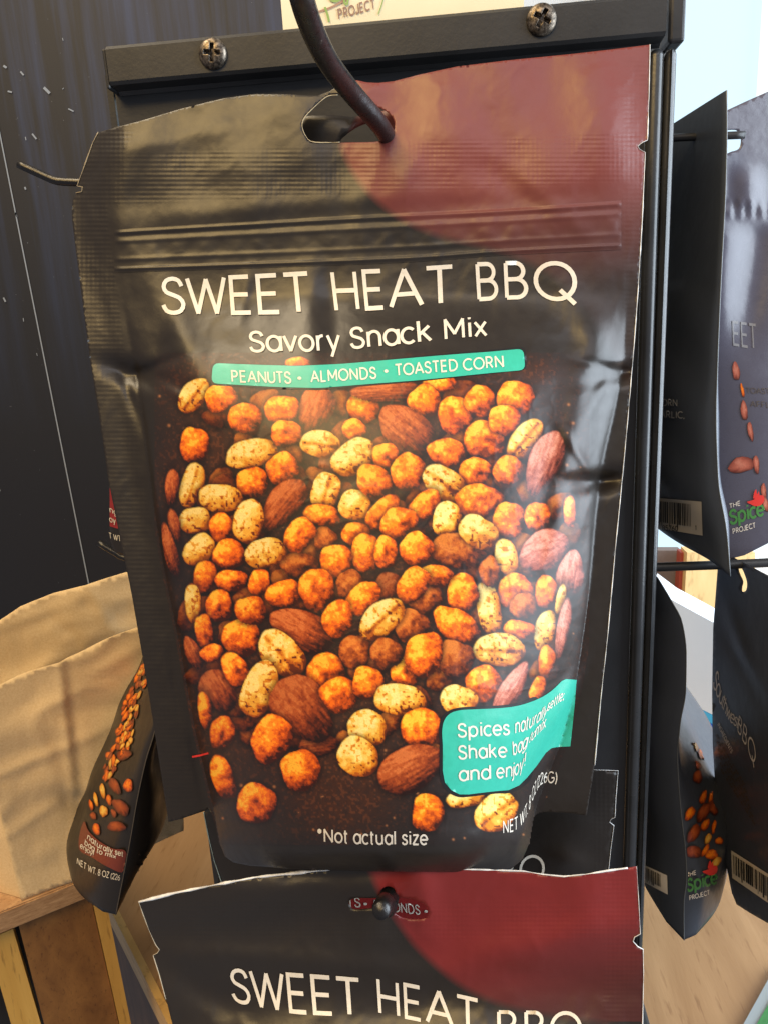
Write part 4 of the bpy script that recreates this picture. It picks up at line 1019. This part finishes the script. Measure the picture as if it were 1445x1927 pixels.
# lower left pouch: front faces left
EDIR = nrm(ray(262, 1500) * (1, 1, 0))
EB = Loft([(330, 1100, -60), (312, 1250, -55), (292, 1377, -50), (277, 1426, -48), (260, 1502, -46), (247, 1577, -44), (234, 1645, -43), (219, 1721, -42)], tuple(EDIR), .135, (-EDIR[1], EDIR[0], 0), [(0, .0005), (.25, .001), (.45, .006), (.65, .0135), (.85, .021), (.96, .0235), (1, .022)], [(0, .0005), (.25, .003), (.5, .012), (.7, .026), (.85, .031), (.95, .026), (1, .018)], .010, rot=[(0, 2), (.5, 0), (1, -1)], sg=-1)
ep = empty('snack_pouch', at(219, 1721, -42), 'almond pouch seen edge on at lower left in front of kraft paper bag', 'snack pouch', 'pouches on the side pegs')
EB.body(ep, M_FILM)
rows = []; rr_ = np.random.default_rng(8)
for (cx, cy, a, b, g, t) in [(236,1420,15,10,-20,'A'),(219,1479,18,9,60,'A'),(244,1478,9,13,0,'C'),(230,1519,20,12,45,'A'),(222,1555,18,10,3,'A'),(184,1560,12,7,75,'C'),(198,1526,11,8,80,'P'),(208,1505,11,5,80,'C'),(196,1488,15,5,80,'P'),(183,1504,14,4,78,'P'),(174,1515,11,4,78,'C'),(178,1535,8,6,60,'A'),(217,1530,9,5,70,'A'),(232,1392,10,6,-60,'P'),(203,1460,12,4,100,'C'),(216,1432,14,4,95,'C'),(210,1437,12,3,98,'P'),(228,1375,12,5,-60,'C'),(240,1365,12,4,-62,'P'),(238,1348,12,4,-60,'C')]: rows.append((t, cx, cy, a, b, g))
for _ in range(70):
    y = rr_.uniform(1250, 1470); xl = np.interp(y, [1234, 1411, 1540], [270, 200, 162]) + 3; xr = np.interp(y, [1234, 1300, 1390, 1470], [280, 282, 262, 222]) - 6
    if xr > xl: rows.append((rr_.choice(list('ACPCA')), rr_.uniform(xl, xr), y, rr_.uniform(6, 11), rr_.uniform(2.5, 5), -62 + rr_.uniform(-18, 18)))
nut_decals(EB, rows[::-1], ep, 3)
ebb = decal('spice_notice', EB, dense(spline([(161, 1545), (170, 1563), (190, 1582), (215, 1596), (240, 1602), (236, 1640), (205, 1630), (175, 1612), (154, 1600), (152, 1575)], 5, True), 5), plain('brown_red_ink', tuple(lin((112, 48, 32))), .4), ep, .0004, 5)
letter(EB, 'naturally set', [(0, 168, 1577, 9), (.4, 195, 1597, 9), (1, 236, 1611, 9)], 'lettering', M_CREAM, ebb, sw=.16, off=.0007, up=(.25, -1), up2=(0, -1))
letter(EB, 'bag to mix', [(0, 163, 1588, 9), (.5, 190, 1605, 8), (1, 222, 1614, 6)], 'lettering', M_CREAM, ebb, sw=.16, off=.0007, up=(.2, -1))
letter(EB, 'enjoy!', [(0, 155, 1594, 9), (1, 180, 1610, 7)], 'lettering', M_CREAM, ebb, sw=.16, off=.0007, up=(.2, -1))
letter(EB, 'NET WT. 8 OZ (226', [(0, 148, 1624, 10), (.4, 180, 1643, 11), (1, 229, 1656, 10)], 'weight_lettering', M_CREAM, ep, sw=.14, off=.0005, up=(.1, -1))
EB.side = -1
M_FAINT = plain('faint_grey_ink', tuple(lin((74, 62, 54))), .5)
for i, t in enumerate(['~~ -~~-', '-~~ ~ ~~-~ ~', '~~-~~-~~ ~-', '-~~-~~-~ ~']):   # too small to read in the photograph
    letter(EB, t, [(0, 258 - i*2, 1612 + i*11, 5), (1, 330 - i*1, 1582 + i*11, 5)], 'small_print', M_FAINT, ep, sw=.2, off=.0005, up=(0, -1))
rim_path = [g for g in EB.S(np.zeros(40), np.linspace(.3, 1, 40), 1)]
tube('side_seal', np.array(rim_path) + (0, -.0002, 0), .0003, plain('dark_grey_film_edge', (.09, .075, .06), .45), ep, 6)

# upper left pouch: only a sliver beside the front pouch
UL = Sheet(lambda px, py: -30 + 0*np.asarray(px, float) + .06*(np.asarray(px, float) - 206))
ulp = empty('snack_pouch', at(230, 1046, -30), 'sliver of a pouch with red label behind left edge of big front pouch', 'snack pouch', 'pouches on the side pegs')
sheet_body('pouch_body', UL, dense(spline([(207, 860), (206, 930), (207, 1000), (211, 1028), (222, 1041), (240, 1047)], 5).tolist() + [(330, 1050), (330, 560), (222, 560)], 8), [], lambda a, b: -42 + 0*a, M_FILM, ulp, 8)
ull = decal('red_label', UL, dense([(208, 918), (240, 946), (240, 1000), (208, 990)], 6), M_REDINK, ulp, .0003, 6)
letter(UL, 'ng v', [(0, 209, 963, 10), (1, 234, 975, 10)], 'lettering', M_CREAM, ull, sw=.15, off=.0006)
letter(UL, 'oy', [(0, 209, 981, 10), (1, 220, 985, 10)], 'lettering', M_CREAM, ull, sw=.15, off=.0006)
letter(UL, 'T WT.', [(0, 208, 1012, 10), (1, 231, 1019, 10)], 'weight_lettering', M_CREAM, ulp, sw=.14, off=.0005)
nut_decals(UL, [('R', 212, 900, 18, 6, 70), ('C', 220, 928, 9, 6, 40)], ulp, 5)

# upper right pouch: its plain back faces us, side seam towards the viewer
M_FILMB = film_mat('hazed_slate_pouch_film', tuple(lin((70, 77, 90))), rough=.36)  # film colour lifted to carry the haze over the right side
A_ = Loft([(1366, 170, -20), (1366, 280, -20), (1362, 400, -20), (1352, 600, -18), (1347, 740, -16), (1350, 900, -14), (1366, 1000, -12), (1373, 1084, -11)], (-.10, 1, 0), .135, (1, -.1, 0), [(0, .0004), (.3, .001), (.42, .004), (.6, .008), (.85, .009), (1, .006)], [(0, .0004), (.3, .001), (.5, .006), (.8, .012), (1, .008)], .004)
ap = empty('snack_pouch', at(1373, 1084, -11), 'upper right pouch showing its plain back with barcode beside the rack upright', 'snack pouch', 'pouches on the side pegs')
A_.body(ap, M_FILMB)
A_.side = -1
letter(A_, 'ORN', [(0, 1248, 763, 12), (1, 1277, 764, 12)], 'ingredient_lettering', M_DIMINK, ap, sw=.14, off=.0004, up=(0, -1))
letter(A_, 'ARLIC,', [(0, 1245, 785, 12), (1, 1290, 787, 12)], 'ingredient_lettering', M_DIMINK, ap, sw=.14, off=.0004, up=(0, -1))
lab, bf = barcode(A_, [(1228, 936), (1322, 944), (1324, 1008), (1228, 992)], ap, 2)
letter(A_, '85760', [(0, 1251, 998, 9), (1, 1280, 999, 9)], 'digits', M_OUTLINE, lab, sw=.17, off=.0009, up=(0, -1))
letter(A_, '1', [(0, 1313, 997, 8), (1, 1315, 997, 8)], 'digits', M_OUTLINE, lab, sw=.17, off=.0009, up=(0, -1))
tube('side_seal', A_.S(np.zeros(50), np.linspace(0, 1, 50), 1) + (0, -.0002, 0), .00025, plain('blue_grey_film_edge', (.16, .18, .2), .4), ap, 6)

# far upper right pouch, front towards us
def b_out(px, py):
    px = np.asarray(px, float); py = np.asarray(py, float); s = np.clip((px - 1330) / 330, 0, 1)
    o = -52 + 11*np.sin(math.pi*s)**.8*sstep(420, 800, py) - .05*(px - 1350)
    return o + 1.2*np.sin(px/13)*sstep(300, 350, py)*(1 - sstep(380, 400, py)) + .35*np.sin(px/3.2)*sstep(372, 380, py)*(1 - sstep(405, 412, py)) + 1.5*np.sin(px/17 + py/160)*sstep(412, 450, py)*(1 - sstep(560, 700, py))
B_ = Sheet(b_out)
bo = [(1352, 212), (1370, 206), (1400, 192), (1445, 172), (1520, 150), (1620, 130), (1625, 400), (1615, 700), (1600, 980), (1500, 1010), (1445, 1022), (1400, 1045), (1372, 1052), (1352, 1040), (1345, 800), (1345, 500)]
bh = spline([(1356, 250), (1362, 246), (1384, 245), (1391, 254), (1393, 266), (1389, 280), (1376, 285), (1358, 288)], 4, True)
bpch = empty('snack_pouch', at(1450, 1030, -55), 'rightmost upper pouch with falling almonds and green logo on its front', 'snack pouch', 'pouches on the side pegs')
sheet_body('pouch_body', B_, dense(bo, 8), [bh], lambda a, b: b_out(a, b) - 3, film_mat('hazed_purple_pouch_film', tuple(lin((82, 80, 92))), rough=.28), bpch, 6)  # haze put into the colour: paler than the black film
letter(B_, 'EET', [(0, 1378, 648, 42), (1, 1423, 656, 44)], 'title_lettering', plain('dull_grey_ink', tuple(lin((118, 116, 118))), .5), bpch, sw=.12, up=(-.05, -1), track=.16)
letter(B_, 'TOASTED', [(0, 1404, 740, 10), (1, 1466, 742, 10)], 'ingredient_lettering', M_FAINT, bpch, sw=.15)
letter(B_, 'AFFL', [(0, 1412, 765, 10), (1, 1448, 767, 10)], 'ingredient_lettering', M_FAINT, bpch, sw=.15)
nut_decals(B_, [('R', 1384, 699, 18, 7, 82), ('C', 1396, 735, 14, 3, 78), ('R', 1399, 773, 19, 6.5, 84), ('R', 1411, 812, 19, 5, 80), ('R', 1394, 875, 25, 15, -14), ('R', 1422, 874, 18, 5.5, 84), ('R', 1436, 925, 16, 5, 84), ('R', 1440, 950, 14, 5, 80)], bpch, 6)
def logo(surf, x, y, sc, par):
    letter(surf, 'THE', [(0, x - 2*sc/40, y - 30*sc/40, .2*sc), (1, x + 18*sc/40, y - 36*sc/40, .2*sc)], 'logo_lettering', M_CREAM, par, sw=.17, up=(-.1, -1), off=.0004)
    letter(surf, 'Spice', [(0, x, y, .62*sc), (1, x + 62*sc/40, y - 18*sc/40, .62*sc)], 'logo_lettering', M_GREENINK, par, sw=.2, up=(-.1, -1), off=.0004, track=.14)
    letter(surf, 'PROJECT', [(0, x + 4*sc/40, y + 18*sc/40, .22*sc), (1, x + 46*sc/40, y + 6*sc/40, .22*sc)], 'logo_lettering', M_CREAM, par, sw=.17, up=(-.1, -1), off=.0004)
    c = np.array((x + 44*sc/40, y - 48*sc/40)); k = sc / 40
    decal('chili_logo', surf, dense(spline([c + k*np.array(q) for q in [(-14, 6), (-2, 2), (8, -6), (17, -5), (18, 4), (12, 12), (2, 14), (-8, 10)]], 3, True), 3), M_CHILI, par, .0005, 3)
    decal('chili_logo', surf, dense(spline([c + k*np.array(q) for q in [(-2, 0), (-1, -10), (3, -18), (5, -8), (8, -14), (9, -5), (4, -2)]], 3, True), 3), M_CHILI, par, .0005, 3)
logo(B_, 1374, 986, 40, bpch)

# lower right pouch: back with barcode on the left of its seam, nuts on the right
CDIR = nrm(ray(1290, 1560) * (1, 1, 0))
C_ = Loft([(1236, 1086, -30), (1262, 1130, -30), (1282, 1170, -29), (1290, 1230, -28), (1289, 1300, -27), (1279, 1360, -26), (1274, 1420, -25), (1276, 1470, -24), (1281, 1532, -23), (1289, 1603, -22), (1291, 1655, -21), (1286, 1697, -20), (1286, 1769, -19)], tuple(CDIR), .13, (CDIR[1], -CDIR[0], 0), [(0, .0003), (.35, .0006), (.48, .004), (.6, .011), (.75, .018), (.9, .021), (1, .018)], [(0, .0004), (.05, .012), (.2, .026), (.5, .030), (.8, .034), (1, .028)], .009, rot=[(0, 14), (.35, 13), (.55, 6), (.75, 0), (1, 0)])
cp = empty('snack_pouch', at(1286, 1769, -19), 'lower right pouch with pointed bottom corner, barcode left of seam and nuts right', 'snack pouch', 'pouches on the side pegs')
C_.body(cp, film_mat('hazed_charcoal_pouch_film', tuple(lin((54, 58, 66))), rough=.36))  # paler base stands in for haze in front of the film
tube('side_seal', C_.S(np.zeros(60), np.linspace(0, 1, 60), 1) + (0, -.0002, 0), .00022, plain('blue_grey_film_edge', (.12, .13, .14), .4), cp, 6)
nut_decals(C_, [('A', 1310, 1462, 9, 13, 0), ('C', 1295, 1531, 15, 8, -60), ('A', 1321, 1528, 22, 10, -58), ('C', 1320, 1500, 14, 6, -70), ('C', 1334, 1500, 14, 4, -84), ('A', 1339, 1520, 15, 8, 75), ('C', 1324, 1552, 13, 7, -64), ('A', 1302, 1568, 20, 10, -60), ('P', 1329, 1578, 11, 6, -66), ('C', 1340, 1556, 14, 4, -80), ('C', 1350, 1582, 8, 7, 0), ('A', 1300, 1603, 18, 12, 0), ('C', 1324, 1600, 14, 5, -60), ('C', 1336, 1608, 12, 10, 0), ('P', 1343, 1624, 16, 7, -50), ('A', 1310, 1440, 9, 6, 60), ('C', 1316, 1420, 11, 4, 70), ('P', 1306, 1405, 10, 4, 65)], cp, 7)
logo(C_, 1290, 1677, 36, cp)
C_.side = -1
barcode(C_, [(1204, 1624), (1257, 1648), (1258, 1684), (1204, 1656)], cp, 5)

# rightmost lower pouch: its printed back runs towards the viewer
def d_out(px, py):
    px = np.asarray(px, float); py = np.asarray(py, float); return -62 + .42*(px - 1340) + 6*np.sin(np.clip((px - 1338)/200, 0, 1)*math.pi)*sstep(1150, 1400, py) + gauss(px, py, 1385, 1190, 60, 9, 70, 2.0) + gauss(px, py, 1400, 1260, 60, 8, 62, -1.5)
D_ = Sheet(d_out)
do = [(1350, 1062), (1380, 1049), (1445, 1083), (1500, 1120), (1540, 1300), (1530, 1760), (1445, 1738), (1410, 1718), (1385, 1702), (1376, 1680), (1371, 1655), (1356, 1580), (1346, 1500), (1340, 1400), (1339, 1300), (1341, 1180)]
dh = spline([(1389, 1068), (1395, 1070), (1402, 1086), (1405, 1100), (1402, 1112), (1396, 1113), (1396, 1104), (1398, 1094), (1392, 1080)], 3, True)
dp = empty('snack_pouch', at(1445, 1738, -30), 'rightmost lower pouch with slanted handwritten lettering and a barcode', 'snack pouch', 'pouches on the side pegs')
sheet_body('pouch_body', D_, dense(do, 7), [dh], lambda a, b: d_out(a, b) - 3, film_mat('hazed_blue_black_pouch_film', tuple(lin((60, 64, 76))), rough=.32), dp, 6)  # base colour raised so the film reads as hazed over
M_SCRIPT = plain('pale_script_ink', tuple(lin((205, 196, 192))), .5)
letter(D_, 'Southwest', [(0, 1342, 1290, 30), (.35, 1357, 1326, 22), (.7, 1372, 1354, 19), (1, 1389, 1370, 19)], 'script_lettering', M_SCRIPT, dp, sw=.12, up=(.25, -1), off=.0003, track=.06)
letter(D_, 'BBQ', [(0, 1388, 1374, 28), (.5, 1402, 1400, 30), (1, 1420, 1442, 34)], 'title_lettering', M_SCRIPT, dp, sw=.10, up=(.1, -1), off=.0003, track=.22)
letter(D_, 'INGREDIENTS', [(0, 1350, 1364, 6), (1, 1376, 1418, 6)], 'ingredient_lettering', M_SCRIPT, dp, sw=.15, up=(.6, -.8), off=.0003)
for i in range(6):
    letter(D_, '~~- ~-~~ ~~~- ~- ~~-~ ~~', [(0, 1346 + i*2, 1384 + i*13, 5), (1, 1400 + i*4, 1478 + i*15, 5)], 'small_print', M_FAINT, dp, sw=.15, up=(.6, -.8), off=.0003)
barcode(D_, [(1376, 1600), (1470, 1660), (1470, 1716), (1378, 1652)], dp, 9)

# ================================================================== kraft paper bag and crate on the left
def kraft_mat():
    m = Mat('kraft_paper'); co = m.coord(); f = m.noise(co, 12, 5, .6, .8); g = m.noise(co, 900, 3, .6); h = m.noise(m.coord((1, 1, .2)), 900, 2)
    col = m.ramp(g, [(.3, tuple(lin((216, 186, 140)))), (.7, tuple(lin((230, 204, 160))))])
    m.p(Base_Color=col, Roughness=.75, Specular_IOR_Level=.3); n1 = m.bump(f, .35, .005); m.bump(g, .05, .0004, n1); return m.m
M_KRAFT = kraft_mat()
K0 = at_z(40, 1692, .12); K1 = at_z(172, 1640, .12); KA = nrm(K1 - K0); KN = np.cross(KA, (0, 0, 1)); KN = KN if np.dot(CAM - K0, KN) > 0 else -KN
def paper(poly, p, n, seed, amp=.0014, step=9, thick=.0004, creases=()):
    v, f = triangulate(dense(poly, 12), (), step, seed); A = at_plane(v[:, 0], v[:, 1], p, n)
    s = A @ KA; z = A[:, 2]; w = (fbm(s*14, z*14, seed, 3) - .5) * 2 * amp
    rg = 1 - np.abs(2*fbm(s*10 + 3, z*12, seed + 9, 3) - 1); w = w + (np.clip(rg - .72, 0, 1) * 3.2) * .0034
    rg = 1 - np.abs(2*fbm(s*26 + 8, z*24, seed + 4, 2) - 1); w = w + np.clip(rg - .8, 0, 1) * .006
    for d in creases: w = w + gauss(v[:, 0], v[:, 1], *d)
    A = A + np.asarray(n) * w[:, None]; t = A[f]; nn = np.cross(t[:, 1]-t[:, 0], t[:, 2]-t[:, 0]); fl = (nn * (CAM - t[:, 0])).sum(1) < 0; f[fl] = f[fl][:, ::-1]; k = len(A)
    B = A - np.asarray(n) * thick; return np.vstack([A, B]), f.tolist() + (f[:, ::-1] + k).tolist() + bridge(A, f, k)
kb = empty('paper_bag', K0, 'open brown kraft paper bag standing on the wooden crate at left', 'paper bag')
V, Fc = paper([(40, 1692), (20, 1610), (0, 1528), (-62, 1316), (-20, 1297), (0, 1290), (35, 1272), (110, 1243), (160, 1222), (200, 1200), (265, 1176), (330, 1150), (345, 1560), (172, 1640), (100, 1668)], K0, KN, 3, creases=[(128, 1400, 110, 5, 84, .0022), (142, 1400, 120, 9, 84, -.0016), (70, 1425, 110, 7, -24, .0018), (200, 1330, 60, 10, -10, -.0012), (60, 1540, 60, 6, -35, .0012), (140, 1515, 30, 12, 60, -.003), (220, 1240, 50, 8, -30, .0012), (250, 1400, 40, 7, 70, .0012)]); obj('front_wall', V, Fc, M_KRAFT, kb)
KB = K0 - KN * .075
V, Fc = paper([(-60, 1440), (-60, 1196), (0, 1168), (40, 1142), (100, 1117), (160, 1100), (250, 1070), (320, 1046), (340, 1400), (150, 1500)], KB, KN, 8, .0016, creases=[(60, 1160, 50, 7, -20, .0014), (180, 1130, 60, 6, 60, .0012), (90, 1250, 90, 8, -28, .0016), (120, 1180, 40, 7, 40, -.0012)]); obj('back_wall', V, Fc, M_KRAFT, kb)
zt = at_plane(np.array([-62.]), np.array([1316.]), K0, KN)[0][2]
def quadgrid(p, a, b, n=10, m=14, amp=.001, seed=2):
    V = []; Fc = []; nn = nrm(np.cross(a, b))
    for i in range(n+1):
        for j in range(m+1): V.append(p + a*i/n + b*j/m + nn*amp*(float(fbm(np.array(i*.7), np.array(j*.7), seed)) - .5)*2)
    for i in range(n):
        for j in range(m): Fc.append([i*(m+1)+j, (i+1)*(m+1)+j, (i+1)*(m+1)+j+1, i*(m+1)+j+1])
    return V, Fc
V, Fc = quadgrid(K0 - KN*.0006, nrm(-KN*.75 - KA*.55)*.074, np.array((0, 0, zt - .12))); obj('side_wall', V, Fc, M_KRAFT, kb)
# crate: top board and upright boards
M_PLY = wood('rough_ply_edge', tuple(lin((150, 112, 76))), tuple(lin((196, 158, 116))), (1, 1, 6), (0, 0, 0), 120, .7)
M_OSB = wood('brown_hardboard', tuple(lin((122, 80, 34))), tuple(lin((156, 108, 52))), (1, 1, .5), (0, 0, 0), 90, .6)
M_PINE = wood('yellow_pine', tuple(lin((196, 146, 60))), tuple(lin((226, 180, 92))), (1, 1, .12), (0, 0, 0), 60, .5)
crate = empty('wooden_crate', K0 + (0, 0, -.3), 'wooden crate with rough ply top and upright boards under the paper bag', 'crate')
def kbox(name, a0, a1, n0, n1, z0, z1, mat):
    V = [K0 * (1, 1, 0) + KA*a*(1) + KN*n_ + np.array((0, 0, z)) for a in (a0, a1) for n_ in (n0, n1) for z in (z0, z1)]
    o = obj(name, V, [[0, 1, 3, 2], [4, 6, 7, 5], [0, 4, 5, 1], [2, 3, 7, 6], [0, 2, 6, 4], [1, 5, 7, 3]], mat, crate, smooth=False)
    bm = bmesh.new(); bm.from_mesh(o.data); bmesh.ops.recalc_face_normals(bm, faces=bm.faces[:]); bmesh.ops.bevel(bm, geom=bm.edges[:], offset=.0008, segments=2, affect='EDGES'); bm.to_mesh(o.data); bm.free(); return o
def apos(px, py, n_=0.0): return float(np.dot(at_plane(px, py, K0 + KN*n_, KN) - K0, KA))
kbox('top_board', -.25, apos(182, 1640, .004), -.16, .004, .1055, .1195, M_PLY)
PP = K0 + KN * -.004
slab('upright_board', [(-30, 1772), (25, 1748), (80, 1935), (24, 1935), (-2, 1845)], PP, KN, .014, M_PINE, crate)
slab('upright_board', [(36, 1742), (100, 1710), (168, 1674), (226, 1935), (86, 1935)], PP, KN, .012, M_OSB, crate)
slab('upright_board', [(169.5, 1673), (194, 1664), (249, 1935), (227.5, 1935)], PP + KN*.002, KN, .02, M_PINE, crate)
slab('gap_backing', [(-60, 1790), (180, 1670), (240, 1935), (-60, 1935)], PP - KN*.03, KN, .004, plain('gap_dark', (.012, .011, .01), .7), crate)  # black sheet: the darkness of the gaps between the boards, as colour

# ================================================================== things glimpsed on the right
yb = .40
M_WHITEBOX = plain('white_gloss_carton', tuple(lin((234, 242, 250))), .3, grain=.02, gscale=30)
wb = empty('carton', at(1300, 1420, -330), 'pale blue white carton with blue stripe behind the right hand pouches', 'carton')
NB = nrm((-.45, -1, 0)); PB = at(1300, 1250, -330)
slab('carton_front', [(1225, 1100), (1262, 1128), (1350, 1176), (1350, 1350), (1300, 1325), (1225, 1288)], PB, NB, .03, M_WHITEBOX, wb)
slab('stripe', [(1225, 1289), (1300, 1326), (1350, 1351), (1350, 1368), (1300, 1340), (1225, 1300)], PB, NB, .03, plain('sky_blue_ink', tuple(lin((80, 190, 240))), .3), wb)
slab('stripe', [(1225, 1301), (1300, 1341), (1350, 1369), (1350, 1408), (1310, 1380), (1225, 1330)], PB, NB, .03, plain('blue_ink', tuple(lin((10, 96, 215))), .3), wb)
slab('carton_base', [(1225, 1331), (1310, 1381), (1350, 1409), (1350, 1500), (1225, 1500)], PB, NB, .03, plain('tan_carton', tuple(lin((200, 180, 140))), .5), wb)
slabm = wood('split_pine_log', tuple(lin((206, 164, 96))), tuple(lin((240, 208, 150))), (1, 1, .3), (.3, .5, 0), 14, .55)
tag(slab('pine_board', [(1292, 1040), (1420, 1040), (1420, 1260), (1280, 1260)], (0, yb + .04, 0), (0, -1, 0), .02, slabm), 'upright pale pine board behind the carton at right', 'board')
tag(slab('red_post', [(1280, 1040), (1290, 1040), (1278, 1260), (1266, 1260)], (0, yb + .05, 0), (0, -1, 0), .012, plain('rust_red_paint', tuple(lin((168, 72, 52))), .5, grain=.1)), 'thin rust red post left of the pine board', 'post')
tag(slab('grey_board', [(1190, 1036), (1281, 1036), (1266, 1300), (1190, 1300)], (0, yb + .07, 0), (0, -1, 0), .012, plain('grey_brown_board', tuple(lin((118, 104, 98))), .6, grain=.08)), 'grey brown board behind the right upright of the rack', 'board')
# green tray at the lower right
tp_ = at_z([1470, 1500, 1500, 1380, 1405], [1790, 1800, 2010, 2010, 1905], .006)
def prism(name, P, z0, z1, mat, parent):
    k = len(P); V = [(p[0], p[1], z1) for p in P] + [(p[0], p[1], z0) for p in P]
    o = obj(name, V, [list(range(k)), [i+k for i in range(k)][::-1]] + [[(i+1) % k, i, i+k, (i+1) % k+k] for i in range(k)], mat, parent, smooth=False)
    bm = bmesh.new(); bm.from_mesh(o.data); bmesh.ops.recalc_face_normals(bm, faces=bm.faces[:]); bm.to_mesh(o.data); bm.free(); return o
tray = empty('tray', tuple(at_z(1440, 1920, 0)), 'green mat with a grey rim at the bottom right corner of the table', 'tray')
prism('rim', at_z([1460, 1620, 1620, 1370, 1398], [1815, 1815, 2050, 2050, 1927], .006), .0005, .006, plain('grey_plastic', tuple(lin((150, 158, 160))), .4), tray)
prism('mat', at_z([1468, 1620, 1620, 1402, 1422], [1850, 1850, 2045, 2045, 1930], .0068), .0061, .0072, plain('green_felt', tuple(lin((62, 126, 70))), .8, grain=.1), tray)
# plain wall far behind, between the chalkboard and the window
tag(box('wall', (-.6, .60, -.7), (1.6, .62, 1.6), plain('pale_wall_paint', tuple(lin((196, 202, 208))), .8, grain=.03, gscale=8)), kind='structure')
